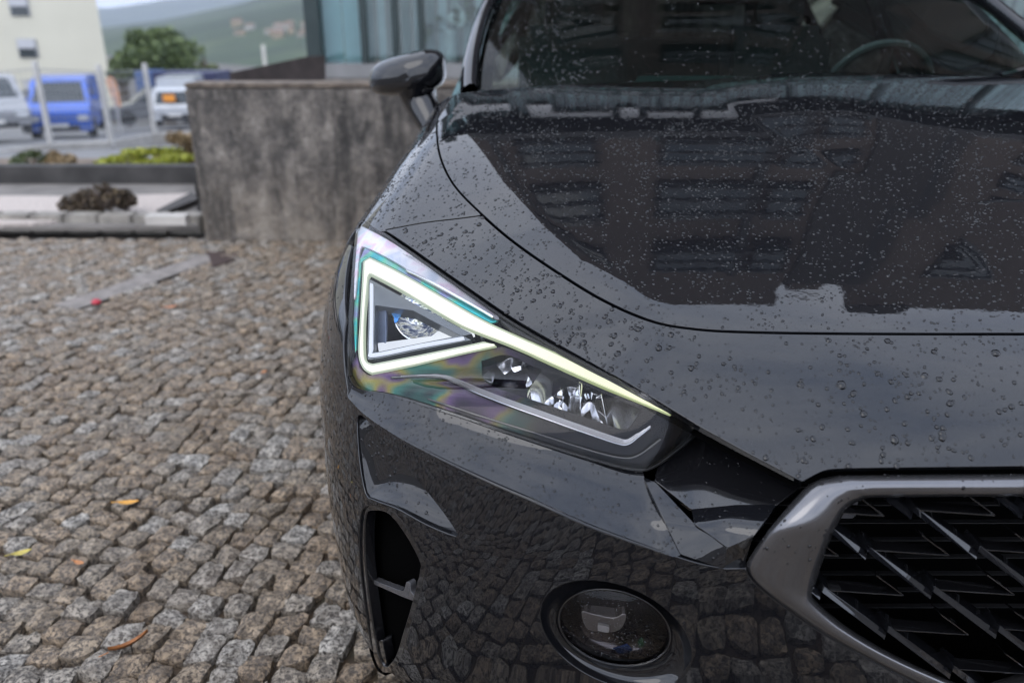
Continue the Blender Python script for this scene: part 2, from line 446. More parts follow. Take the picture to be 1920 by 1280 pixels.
def cpanel(name, outer, mat, parent, holes=(), step=9, delta=None, depth=.012, r=.0012, lines=(), gap=0, smoothN=True, base=None):
    """panel bounded by outlines seen from the photograph, at depth 'delta' metres behind the body surface"""
    outer = np.asarray(outer, float)
    if gap: outer = inset(outer, gap)
    f = lambda l, ccw: (lambda q: q if (area2(q) > 0) == ccw else q[::-1])(resample(l, step) * flip)
    O = f(outer, True); H = [f(np.asarray(h, float), False) for h in holes]
    L = [resample(np.asarray(l, float), step, False) * flip for l in lines]
    v, T = cdt(O, H, step, L)
    px, py = v[:, 0], -v[:, 1]
    P_ = chit(px, py) if base is None else base(px, py)
    if delta is not None:
        d = ray(px, py); d /= np.linalg.norm(d, axis=1, keepdims=True)
        dl = delta(px, py) if callable(delta) else np.full(len(px), delta)
        P_ = P_ + d * dl[:, None]; N = vnormals(P_, T)
    else: N = grad(P_) if base is None else vnormals(P_, T)
    return sheet(name, P_, T, N, mat, parent, depth, r)
def opanel(name, outer3, mat, parent, direc, holes3=(), step=.014, depth=.012, r=.0012, lines3=(), gap=0, only=None, F_off=0, mirror=False):
    """panel bounded by 3D loops, found on the body by looking along 'direc'"""
    w = Vector(direc).normalized(); u = w.cross(Vector((0, 0, 1))).normalized() if abs(w.z) < .95 else Vector((1, 0, 0)); v_ = u.cross(w)
    u, v_, w = np.array(u), np.array(v_), np.array(w)
    to2 = lambda p: np.stack([np.asarray(p) @ u, np.asarray(p) @ v_], 1)
    f = lambda l, ccw: (lambda q: q if (area2(q) > 0) == ccw else q[::-1])(l)
    O = f(to2(outer3), True)
    if gap: O = inset(O, gap)
    O = resample(O, step); H = [resample(inset(f(to2(h), False), -gap) if gap else f(to2(h), False), step) for h in holes3]
    L = [resample(to2(l), step, False) for l in lines3]
    q, T = cdt(O, H, step, L)
    o = q[:, :1] * u + q[:, 1:] * v_; o = o + w * ((np.array([XC, 1.8, .6]) @ w) - 2.6)
    P_ = hit(o, w, n=180, t0=0, t1=5.2)
    N = grad(P_)
    if F_off: P_ = P_ - N * F_off
    if mirror: P_ = P_ * [-1, 1, 1] + [2 * XC, 0, 0]; N = N * [-1, 1, 1]; T = T[:, ::-1]
    return sheet(name, P_, T, N, mat, parent, depth, r, only)
def mir(p): p = np.asarray(p, float).copy(); p[..., 0] = 2 * XC - p[..., 0]; return p

car = empty('parked_car', 'wet black car parked on the cobbles in front, its headlight lit', 'car', (XC, 3.1, 0))

# ---- outlines in photograph pixels
HS = spline([(1920, 626), (1600, 625), (1400, 622), (1300, 616), (1220, 601), (1130, 562), (1040, 507), (960, 451), (900, 399), (853, 350), (828, 303), (819, 258), (822, 215), (846, 180)])
HL = spline([(683, 414), (683, 414), (740, 445), (850, 522), (960, 597), (1060, 655), (1180, 722), (1312, 803), (1318, 808), (1235, 872), (1190, 882), (1100, 860), (950, 812), (850, 778), (740, 745), (672, 733), (651, 705), (653, 600), (664, 460), (672, 418), (683, 414)], 8)
HLtop = spline([(683, 414), (740, 445), (850, 522), (960, 597), (1060, 655), (1180, 722), (1312, 803)])
HLbot = spline([(1318, 808), (1235, 872), (1190, 882), (1100, 860), (950, 812), (850, 778), (740, 745), (672, 733), (651, 705)])
FB = spline([(905, 403), (860, 409), (800, 416), (745, 426), (715, 432)])       # fender / bumper joint
K = spline([(649, 742), (690, 782), (770, 832), (900, 896), (1000, 940), (1100, 985), (1200, 1022), (1300, 1055), (1362, 1068)])
GO = spline([(1920, 888), (1600, 890), (1556, 894), (1520, 906), (1484, 942), (1440, 995), (1405, 1045), (1398, 1070), (1420, 1100), (1480, 1147), (1560, 1200), (1700, 1275), (1840, 1340), (1960, 1390)])
GI = spline([(1920, 930), (1660, 932), (1615, 936), (1585, 952), (1562, 990), (1540, 1045), (1522, 1105), (1530, 1130), (1600, 1185), (1700, 1240), (1840, 1300), (1960, 1345)])
Hk = lambda c: chit(c[:, 0], c[:, 1])

# hood (both halves)
hs3 = Hk(HS); hs3 = hs3[hs3[:, 0] < XC - .03]
hl = hs3; rear = np.array([[x, 2.36 - .10 * (x - XC)**2, 1.1] for x in np.linspace(hl[-1, 0] + .02, XC, 12)])
half = np.vstack([hl, rear])
loop = np.vstack([half, mir(half)[::-1]])
rl = np.array([[XC - x, y, 0] for y, x in zip(*RIDGE) if 1.22 < y < 2.25]); r2l = np.array([[x, y, 0] for y, x in zip(*RIDGE2) if 1.25 < y < 2.25])
hood = opanel('hood', loop, M['paint'], car, (0, .25, -1), step=.013, gap=.0036, lines3=[rl, mir(rl), r2l], depth=.02)

# fender: from the hood line over the side to the door, with the wheel arch
hs_rear = Hk(HS[(HS[:, 1] < 403)])[:]
hs_rear = hs_rear[hs_rear[:, 1] < 2.36]
fb3 = Hk(FB)
SIDE = (.62, .42, -.45)
arch_c = (1.86, .335); AR = .375
def sidept(y, z): return hit(np.array([[-1.2, y, z]]), np.array([1., 0, 0]))[0]
door_line = [sidept(2.40, z) for z in (.98, .9, .75, .6, .4, .2)]
arch = [sidept(arch_c[0] + AR * math.cos(a), arch_c[1] + AR * math.sin(a)) for a in np.linspace(-.28, math.pi * .60, 14)]
hl_left = chit(A(672, 660, 652), A(424, 520, 640)); corner = chit(A(648.), A(742.))[0]
front_edge = [chit(A(700.), A(428.))[0], chit(A(680.), A(411.))[0]]
bsplit = [sidept(1.66, .86), sidept(1.70, .79), sidept(1.73, .73)]
floop = np.vstack([hs_rear[::-1], fb3, front_edge, bsplit, np.array(arch)[::-1], [sidept(2.40, .22)], np.array(door_line)[::-1][1:]])
def clean(P_, d=.004):
    P_ = P_[~np.isnan(P_).any(1)]; o = [P_[0]]
    for p in P_[1:]:
        if np.linalg.norm(p - o[-1]) > d: o.append(p)
    return np.array(o)
floop = clean(floop)
opanel('fender', floop, M['paint'], car, SIDE, step=.013, gap=.0018)
opanel('fender', mir(floop), M['paint'], car, (-SIDE[0], SIDE[1], SIDE[2]), step=.02, gap=.0018)

# nose panel between hood, headlight and grille
hs_front = HS[(HS[:, 1] > 400)]
NP = np.vstack([hs_front, FB, HLtop[HLtop[:, 0] > 700], [(1400, 852), (1502, 906)], spline([(1502, 906), (1525, 896), (1545, 886), (1600, 881), (1920, 877)])[1:]])
npL = Hk(np.vstack([NP])); npL = clean(npL); npL = npL[npL[:, 0] < XC - .01]
loop = np.vstack([npL, mir(npL)[::-1]])
nose = opanel('nose_panel', loop, M['paint'], car, (.0, .72, -.7), step=.010, gap=.0036, depth=.014)

# lower bumper face (half, mirrored)
INT = spline([(676, 960), (700, 946), (735, 956), (770, 1000), (796, 1050), (797, 1072), (783, 1130), (765, 1190), (748, 1240), (722, 1262), (700, 1230), (684, 1140), (673, 1040)], 6, True)
FOG = np.array([(1155 + 152 * math.cos(a) * math.cos(.42) - 92 * math.sin(a) * math.sin(.42), 1190 + 152 * math.cos(a) * math.sin(.42) + 92 * math.sin(a) * math.cos(.42)) for a in np.linspace(0, 2 * math.pi, 48, endpoint=False)])
SCO = spline([(668, 788), (672, 779), (686, 785), (760, 872), (820, 945), (858, 1000), (852, 1006), (800, 985), (745, 955), (700, 938), (684, 925), (672, 860)], 6, True)
k3 = Hk(K); gl = GO[(GO[:, 1] > 1066)]; g3 = Hk(gl); g3 = g3[g3[:, 0] < XC]
cheek = bsplit
arch2 = [sidept(arch_c[0] + AR * math.cos(a), arch_c[1] + AR * math.sin(a)) for a in np.linspace(math.pi * .60, math.pi * 1.05, 9)]
zb = .20
def frontpt(x, z): return hit(np.array([[x, -.5, z]]), np.array([0, 1., 0]))[0]
bottom = [hit(np.array([[-1.0 + .0, y, zb]]), np.array([1., 0, 0]))[0] for y in (1.45, 1.3)] + [frontpt(x, zb) for x in np.linspace(-.30, XC, 14)]
left_up = chit(A(652, 646, 648, 659, 668, 678), A(738, 700, 600, 460, 420, 409))
blo = clean(np.vstack([[frontpt(XC, g3[-1, 2])], g3[::-1], k3[::-1], left_up, cheek, arch2, bottom]), .006)
holes = [Hk(INT), Hk(FOG), Hk(SCO)]
BD = (.62, .78, -.12)
opanel('front_bumper', blo, M['paint'], car, BD, holes3=holes, step=.011, depth=.012, r=.002)
opanel('front_bumper', mir(blo), M['paint'], car, (-BD[0], BD[1], BD[2]), holes3=[mir(h) for h in holes], step=.02, depth=.02)

# ledge under the headlight
def curvefn(cx, cy): return lambda x: np.interp(x, cx, cy)
kb = K[np.argsort(K[:, 0])]; hb = HLbot[np.argsort(HLbot[:, 0])]
def ledge_delta(px, py):
    yk = np.interp(px, kb[:, 0], kb[:, 1]); yh = np.interp(px, hb[:, 0], hb[:, 1])
    t = np.clip((yk - py) / np.maximum(yk - yh, 8), 0, 1.15)
    D = np.interp(px, [650, 700, 850, 1100, 1360], [.012, .03, .055, .07, .075])
    return D * np.sin(np.pi / 2 * np.clip(t, 0, 1.0))
hlb_in = HLbot[(HLbot[:, 0] < 1240)] + [0, -4]
LG = np.vstack([K[K[:, 0] < 1270], [(1276, 1040), (1208, 895)], hlb_in[hlb_in[:, 0] < 1205], [(646, 712)]])
cpanel('headlight_ledge', LG, M['paint'], car, step=8, delta=ledge_delta, depth=.01, r=.0008)

# ------------------------------------------------------------------ headlight
def lens_delta(px, py):
    yt = np.interp(px, HLtop[:, 0], HLtop[:, 1]); b = hb; yb = np.interp(px, b[:, 0], b[:, 1])
    t = np.clip((py - yt) / np.maximum(yb - yt, 10), 0, 1)
    D = np.interp(px, [650, 700, 850, 1100, 1320], [.008, .03, .052, .066, .055])
    return .004 + D * t * .92
def LD(e, gx=0., gy=0., cx=0., cy=0.):
    return lambda px, py: lens_delta(px, py) + e + (px - cx) * gx + (py - cy) * gy
head = empty('headlight', None, None, (.0, 1.25, .75), parent=car)
head['label'] = 'lit headlight with a white triangular light strip'
HL = HL + np.stack([0 * HL[:, 0], np.where((HL[:, 1] < np.interp(HL[:, 0], HLtop[:, 0], HLtop[:, 1]) + 3), 5. * np.clip((HL[:, 0] - 690) / 60, 0, 1) * np.clip((1180 - HL[:, 0]) / 160, 0, 1), 0)], 1)
sheet_lens = cpanel('lens', HL, M['lens_glass'], head, step=7, delta=lens_delta, depth=0)
cpanel('housing', inset(HL, -3), M['void'], head, step=12, delta=LD(.18), depth=0)
# side wall of the lamp bowl
def wall_strip(name, loop, f1, f2, mat, parent, step=6, closed=True, inward=True):
    q = resample(loop, step, closed); d = ray(q[:, 0], q[:, 1]); d /= np.linalg.norm(d, axis=1, keepdims=True)
    base = chit(q[:, 0], q[:, 1]); ok = ~np.isnan(base).any(1); q, d, base = q[ok], d[ok], base[ok]
    a = base + d * np.broadcast_to(f1(q[:, 0], q[:, 1]), len(q))[:, None]; b = base + d * np.broadcast_to(f2(q[:, 0], q[:, 1]), len(q))[:, None]
    n = len(q); V = np.vstack([a, b]); m = n if closed else n - 1
    T = [(i, (i + 1) % n, n + (i + 1) % n) for i in range(m)] + [(i, n + (i + 1) % n, n + i) for i in range(m)]
    return ob(name, V, np.array(T), mat, parent, True, vnormals(V, np.array(T)))
wall_strip('housing_rim', HL, LD(.0), LD(.19), M['gloss'], head)
rim_in = inset(HL, 2.5)
cpanel('rim', HL, M['black'], head, holes=[rim_in], step=6, delta=LD(.004), depth=.006)
# running-light strip, one bent light guide
up_hi = spline([(693, 482), (752, 511), (837, 560), (921, 607), (1047, 663), (1135, 707), (1201, 736), (1266, 770)], 6)
up_lo = spline([(693, 512), (752, 543), (837, 594), (879, 616), (960, 648), (1047, 687), (1135, 726), (1201, 755), (1255, 779)], 6)
lft_o = [(681, 489), (675, 597), (672, 662), (681, 690), (696, 699)]
lft_i = [(690, 516), (683, 597), (682, 660), (686, 676), (697, 682)]
bot_lo = [(781, 682), (865, 662), (930, 648)]; bot_hi = [(907, 640), (865, 649), (781, 666)]
LED = np.vstack([up_hi, up_lo[::-1], spline(lft_i, 5), np.array(bot_hi)[::-1], np.array(bot_lo)[::-1], spline(lft_o, 5)[::-1]])
led = cpanel('light_strip', inset(LED, 3.4), M['led'], head, step=5, delta=LD(.014), depth=.004, r=.0008)
# clear edge of the light guide, a thin darker outline
cpanel('light_guide_edge', inset(LED, .3), M['led_edge'], head, step=5, delta=LD(.019), depth=.008)
# upper teal film and pearl prism band
TEAL = np.vstack([spline([(684, 465), (740, 492), (797, 528), (880, 572), (935, 600)], 5), up_hi[(up_hi[:, 0] < 940)][::-1] + [0, -3], [(676, 490), (668, 600), (666, 660), (663, 600), (669, 500)]])
cpanel('teal_reflector', TEAL, M['teal_film'], head, step=6, delta=LD(.022), depth=.004)
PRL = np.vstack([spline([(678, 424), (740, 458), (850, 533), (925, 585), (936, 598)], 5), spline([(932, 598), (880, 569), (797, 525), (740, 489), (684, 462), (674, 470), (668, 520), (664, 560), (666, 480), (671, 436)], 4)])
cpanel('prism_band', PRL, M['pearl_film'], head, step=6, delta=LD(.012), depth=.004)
BEZ = np.vstack([[(936, 598), (960, 612), (1060, 667), (1180, 732), (1290, 792)], [(1262, 766), (1201, 732), (1135, 703), (1047, 659), (960, 620)]])
cpanel('bezel', BEZ, M['black'], head, step=8, delta=LD(.012), depth=.01)
# thin bright line along the prism band
ln = spline([(761, 503), (797, 520), (880, 566), (925, 592)], 6)
cpanel('bright_line', np.vstack([ln, ln[::-1] + [-1.2, 2.6]]), M['chrome'], head, step=4, delta=LD(.009), depth=.003)
# triangular projector chamber
IN_ = spline([(692, 523), (692, 523), (800, 582), (885, 626), (905, 632), (905, 632), (786, 655), (699, 672), (690, 662), (691, 600), (692, 523)], 5)
cpanel('chamber_frame', np.vstack([IN_]), simple('frame_grey', (.14, .155, .17), .3, .5), head, holes=[inset(IN_, 11)[4:-3]], step=5, delta=LD(.022), depth=.022)
wl_o = [(694, 530), (694, 600), (693, 655), (699, 667), (786, 650), (870, 635)]
wl_i = [(698, 532), (698, 600), (698, 652), (702, 662), (786, 645), (868, 631)]
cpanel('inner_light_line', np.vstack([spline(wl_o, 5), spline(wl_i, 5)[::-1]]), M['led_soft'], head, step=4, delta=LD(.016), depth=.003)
cpanel('chamber_wall', [(703, 540), (724, 551), (722, 646), (705, 652)], simple('blue_grey_plastic', (.12, .15, .22), .25, .5), head, step=6, delta=LD(.05, -.0006, 0, 703), depth=.004)
cpanel('chamber_floor', [(709, 643), (809, 630), (822, 620), (870, 613), (888, 622), (837, 640), (712, 662)], emis('bounce_glow', (.65, .7, .8), (.9, .95, 1.0), .8, -.2, -.08), head, step=5, delta=LD(.02, 0, -.0010, 0, 662), depth=.01)  # floor is no lamp: emission stands in for reflected strip light
cpanel('chamber_back', [(690, 520), (890, 628), (890, 640), (695, 668)], M['inner_dark'], head, step=8, delta=LD(.16), depth=0)
# projector lens ball: caustic swirls and added emission stand in for lamp light
t = NT('projector_painted_glow'); pcol = t.ramp(t.noise(t.pos((1, 1, 2)), 38, 3, .5, 2.5), [(.35, (.06, .08, .16)), (.48, (.25, .30, .42)), (.56, (.85, .9, .95)), (.64, (.35, .38, .3)), (.75, (.10, .12, .2))]); t.bsdf(Base_Color=pcol, Metallic=.75, Roughness=.09, Coat_Weight=1.0, Emission_Color=pcol, Emission_Strength=.55); M['proj'] = t.m
pc = chit(A(786.), A(592.))[0]; dd = ray(786, 592); dd = dd / np.linalg.norm(dd); pc = pc + dd * (float(lens_delta(A(786.), A(592.))[0]) + .096)
rad = 45 / FX * np.linalg.norm(pc - CAM)
m = MB(); prof = [(rad * math.sin(a), -rad * math.cos(a)) for a in np.linspace(.02, math.pi * .62, 14)]
m.lathe(prof, (0, 0, 0), 'Y', 28); Rm = Vector((0, 1, 0)).rotation_difference(Vector((.12, 1, -.18))).to_matrix()
m.V = [tuple(Rm @ Vector(v) + Vector(pc)) for v in m.V]; m.build('projector_lens', M['proj'], head, True)
m = MB(); m.lathe([(rad * 1.02, rad * .25), (rad * 1.16, rad * .2), (rad * 1.2, rad * .5), (rad * 1.0, rad * .7)], (0, 0, 0), 'Y', 28)
m.V = [tuple(Rm @ Vector(v) + Vector(pc)) for v in m.V]; m.build('projector_ring', M['chrome'], head, True)
# small dichroic facets behind the projector
for k, (c_, pts) in enumerate([((.1, .3, .6), [(712, 545), (720, 540), (752, 590), (742, 600)]), ((.05, .25, .7), [(738, 575), (744, 566), (746, 600), (740, 605)]), ((.5, .6, .05), [(746, 560), (760, 556), (752, 575), (744, 578)])]):
    cpanel('colour_chip', pts, simple('facet_%d' % k, c_, .2, .6), head, step=5, delta=LD(.045), depth=.002)
# dark mask with the openings, and the lower smoked panel
OP2 = spline([(902, 676), (902, 676), (950, 664), (1000, 686), (1058, 706), (1135, 737), (1205, 768), (1205, 768), (1180, 802), (1166, 806), (1150, 801), (1058, 770), (975, 742), (910, 716), (902, 676)], 5)
low = HLbot[::-1] + [0, -9]
MASK = np.vstack([[(940, 650), (960, 656), (1047, 693), (1135, 732), (1201, 759), (1250, 781), (1300, 803)], HLbot[(HLbot[:, 0] < 1300)] + [1, -7], [(664, 640), (672, 690), (690, 705), (781, 686), (865, 665)]])
mask_loop = resample(MASK, 6)
cpanel('mask', mask_loop, M['painted_sheen'], head, holes=[OP2], step=7, delta=LD(.024), depth=.02)
cpanel('reflector_back', inset(OP2, -6), M['inner_dark'], head, step=8, delta=LD(.07), depth=0)
# chrome reflector plates, each its own tilt
REF = [([(1021, 689), (1034, 695), (1029, 762), (1002, 750), (999, 727)], .0006, -.0002, 'silver'), ([(1026, 752), (1052, 732), (1048, 770), (1029, 762)], -.0004, .0008, 'chrome'),
       ([(1054, 726), (1064, 724), (1070, 775), (1050, 770)], .0012, 0, 'chrome'), ([(1066, 726), (1086, 730), (1088, 745), (1070, 742)], 0, .001, 'silver'),
       ([(1089, 720), (1100, 727), (1112, 788), (1092, 782)], .001, .0004, 'chrome'), ([(1104, 752), (1112, 757), (1126, 796), (1113, 790)], -.0012, 0, 'silver'),
       ([(1131, 742), (1142, 742), (1156, 801), (1141, 800)], .0015, 0, 'chrome'), ([(1143, 742), (1178, 755), (1174, 802), (1157, 802)], .0005, -.0006, 'silver'),
       ([(1179, 757), (1201, 768), (1190, 790), (1176, 803)], -.0008, -.0006, 'silver'), ([(905, 708), (916, 696), (926, 701), (922, 716)], .0008, -.0004, 'silver'),
       ([(962, 690), (984, 684), (984, 689), (966, 697)], .0004, .0006, 'chrome'), ([(985, 700), (996, 716), (999, 752), (990, 744)], -.001, 0, 'chrome'), ([(936, 684), (958, 672), (975, 680), (948, 700)], .0004, .0010, 'silver'),
       ([(1095, 715), (1118, 724), (1128, 742), (1112, 736)], .0005, -.001, 'chrome'), ([(1072, 745), (1088, 748), (1090, 780), (1074, 776)], .0007, .0007, 'silver')]
for k, (pts, gx, gy, mm) in enumerate(REF):
    c_ = np.mean(pts, 0); pts = (np.array(pts, float) - c_) * [1.3, 1.12] + c_; cpanel('reflector_plate', pts, M[mm], head, step=4, delta=(lambda gx, gy, c_, k: lambda px, py: lens_delta(px, py) + .040 + .004 * (k % 3) + (px - c_[0]) * gx + (py - c_[1]) * gy + 2.2e-5 * (px - c_[0])**2)(gx, gy, c_, k), depth=.012, r=.0006)
# beaded trim line: a dark groove strip with rows of tiny studs
tl = spline([(733, 706), (780, 704), (825, 706), (860, 719), (892, 734), (950, 757), (1017, 781), (1090, 807), (1158, 830), (1178, 831), (1196, 818), (1220, 799)], 10)
def offc(c, d):
    t_ = np.gradient(c, axis=0); t_ /= np.linalg.norm(t_, axis=1, keepdims=True); return c + np.stack([-t_[:, 1], t_[:, 0]], 1) * d
wd = np.interp(np.linspace(0, 1, len(tl)), [0, .12, .2, .85, 1], [.6, 3, 6, 6, .8])[:, None]
tdir = offc(tl, 1.0) - tl
TR = np.vstack([tl + tdir * 1.0, (tl - tdir * wd)[::-1]])
cpanel('trim_groove', TR, M['black'], head, step=4, delta=LD(.019), depth=.006)
cpanel('trim_edge', np.vstack([tl + tdir * 1.9, (tl + tdir * .9)[::-1]]), M['silver'], head, step=4, delta=LD(.016), depth=0)
def studs(name, path, widths, rows, dx, rpx, dl, mat, parent):
    q = resample(path, dx, False); w_ = np.interp(np.linspace(0, 1, len(q)), np.linspace(0, 1, len(widths)), widths)
    nrm = np.gradient(q, axis=0); nrm /= np.linalg.norm(nrm, axis=1, keepdims=True); nrm = np.stack([-nrm[:, 1], nrm[:, 0]], 1)
    pts = []
    for r_ in range(rows):
        o_ = (r_ + .5) / rows; sh = nrm * (-(w_ * o_))[:, None] + (np.roll(q, -1, 0) - q) * (.5 * (r_ % 2)); s_ = (q + sh)[:-1]
        pts.append(s_[(w_ * 1.0)[:-1] > rpx * 1.2 * (r_ + 1)])
    pts = np.concatenate(pts); B = chit(pts[:, 0], pts[:, 1]); d = ray(pts[:, 0], pts[:, 1]); d /= np.linalg.norm(d, axis=1, keepdims=True)
    B = B + d * LD(dl)(pts[:, 0], pts[:, 1])[:, None]; B = B[~np.isnan(B).any(1)]
    R_ = rpx / FX * 1.35
    V = []; Fc = []
    for b in B:
        n = len(V); V += [b + np.array(v) * R_ for v in ((1, 0, 0), (0, 0, 1), (-1, 0, 0), (0, 0, -1), (0, -1, .25))]; Fc += [(n, n + 1, n + 4), (n + 1, n + 2, n + 4), (n + 2, n + 3, n + 4), (n + 3, n, n + 4)]
    o = ob(name, V, np.array(Fc), mat, parent, True); o['kind'] = 'stuff'; return o
studs('trim_studs', tl, [.6, 4, 9, 10, 10, 10, 10, 3], 4, 3.3, 1.15, .0155, simple('pearl_stud', (.85, .85, .9), .3, .0, Emission_Strength=0.), head)
studs('prism_studs', spline([(756, 476), (800, 503), (860, 545), (930, 592)], 8), [2, 14, 16, 14, 4], 5, 3.6, .9, .0085, M['black'], head)
# lower clear ridges of the housing
for o_ in (12,):
    c_ = spline([(800, 742), (900, 775), (1000, 806), (1100, 838), (1160, 853), (1195, 850), (1240, 818)], 8) + [0, o_ - 8]
    cpanel('housing_ridge', np.vstack([c_, c_[::-1] + [.3, 1.1]]), M['gloss'], head, step=5, delta=LD(.014), depth=.002)

# ------------------------------------------------------------------ trim between headlight and grille
facets = [('trim_blade', [(1208, 895, .070), (1229, 904, .064), (1301, 981, .034), (1362, 1028, .014), (1358, 1066, 0), (1276, 1038, .004)], 'paint'),
          ('trim_light_face', [(1297, 954, .060), (1380, 946, .058), (1455, 945, .050), (1412, 1005, .014), (1364, 1026, .012), (1303, 981, .032)], 'paint'),
          ('trim_dark_face', [(1229, 900, .066), (1235, 868, .085), (1316, 806, .10), (1400, 850, .085), (1504, 908, .06), (1455, 946, .050), (1380, 946, .058), (1297, 954, .060)], 'gloss'),
          ('trim_foot', [(1412, 1004, .014), (1398, 1050, .018), (1400, 1078, .02), (1358, 1067, .004), (1364, 1027, .012)], 'gloss')]
def tps(pts, vals):
    pts = np.array(pts, float) / 100; K_ = lambda a, b: (lambda r2: .5 * r2 * np.log(r2 + 1e-9))(((a[:, None] - b[None])**2).sum(-1))
    n = len(pts); L = np.zeros((n + 3, n + 3)); L[:n, :n] = K_(pts, pts) + np.eye(n) * 1e-3; L[:n, n] = 1; L[:n, n + 1:] = pts; L[n:, :n] = L[:n, n:].T
    c = np.linalg.solve(L, np.r_[vals, 0, 0, 0])
    return lambda px, py: (lambda q: K_(q, pts) @ c[:n] + c[n] + q @ c[n + 1:])(np.stack([px, py], 1) / 100)
for nm, pts, mm in facets:
    pts = np.array(pts, float); f = tps(pts[:, :2], pts[:, 2]); cpanel(nm, pts[:, :2], M[mm], car, step=6, delta=f, depth=.006, r=.001)

# ------------------------------------------------------------------ grille
grille = empty('grille', None, None, (XC, 1.0, .55), parent=car)
def seg3(c, ia, ib, ns):
    a, b, d = c[:ia + 1], c[ia:ib + 1], c[ib:]
    return np.vstack([resample(a, 1, False) if 0 else np.stack([np.interp(np.linspace(0, 1, n), np.linspace(0, 1, len(s)), s[:, k]) for k in range(2)], 1)[:-1 if j < 2 else None] for j, (s, n) in enumerate(((a, ns[0]), (b, ns[1]), (d, ns[2])))])
near = lambda c, p: int(np.argmin(((c - np.array(p))**2).sum(1)))
def arcn(c, n):
    d = np.r_[0, np.cumsum(np.linalg.norm(np.diff(c, axis=0), axis=1))]; s = np.linspace(0, d[-1], n); return np.stack([np.interp(s, d, c[:, k]) for k in range(2)], 1)
def matched(c, cuts, ns):
    idx = [0] + [near(c, p) for p in cuts] + [len(c) - 1]; o = []
    for j in range(len(idx) - 1): o.append(arcn(c[idx[j]:idx[j + 1] + 1], ns[j])[:None if j == len(idx) - 2 else -1])
    return np.vstack(o)
go = matched(GO, [(1556, 894), (1484, 942), (1398, 1070), (1480, 1147)], [24, 14, 16, 14, 34]); gi = matched(GI, [(1660, 932), (1570, 970), (1522, 1105), (1600, 1185)], [24, 14, 16, 14, 34])
rows = []; ts = np.linspace(0, 1, 13)
for t_ in ts:
    q = go * (1 - t_) + gi * t_; b = chit(q[:, 0], q[:, 1]); d = ray(q[:, 0], q[:, 1]); d /= np.linalg.norm(d, axis=1, keepdims=True)
    dl = .013 - .024 * (math.sin(math.pi * min(1, t_ * 1.0))**.6 if 0 < t_ < 1 else 0) + .006 * t_
    rows.append(b + d * dl)
q = gi; b = chit(q[:, 0], q[:, 1]); d = ray(q[:, 0], q[:, 1]); d /= np.linalg.norm(d, axis=1, keepdims=True); inrow = b + d * .06; inrow[:, 0] += .004
rows = [chit(go[:, 0], go[:, 1]) + ray(go[:, 0], go[:, 1]) * .04] + rows + [inrow]
G = np.array(rows); nr, nc = G.shape[:2]; V = G.reshape(-1, 3); T = []
for i in range(nr - 1):
    for j in range(nc - 1):
        a_ = i * nc + j
        if V[a_, 0] > XC + .01 or np.isnan(V[[a_, a_ + 1, a_ + nc, a_ + nc + 1]]).any(): continue
        T += [(a_, a_ + 1, a_ + nc + 1), (a_, a_ + nc + 1, a_ + nc)]
T = np.array(T); V = np.nan_to_num(V); N = vnormals(V, T)
if (N[(nr // 2) * nc + 10, 1] > 0): T = T[:, ::-1]; N = -N
n0 = len(V); V = np.vstack([V, mir(V)]); T = np.vstack([T, T[:, ::-1] + n0]); N = np.vstack([N, N * [-1, 1, 1]])
used = np.unique(T); mp_ = -np.ones(len(V), int); mp_[used] = np.arange(len(used))
SHEETS['grille_frame'] = (V[used], mp_[T], N[used], ob('grille_frame', V[used], mp_[T], M['satin'], grille, True, N[used]))
# dark gap lip behind the frame
g3o = chit(go[:, 0], go[:, 1])
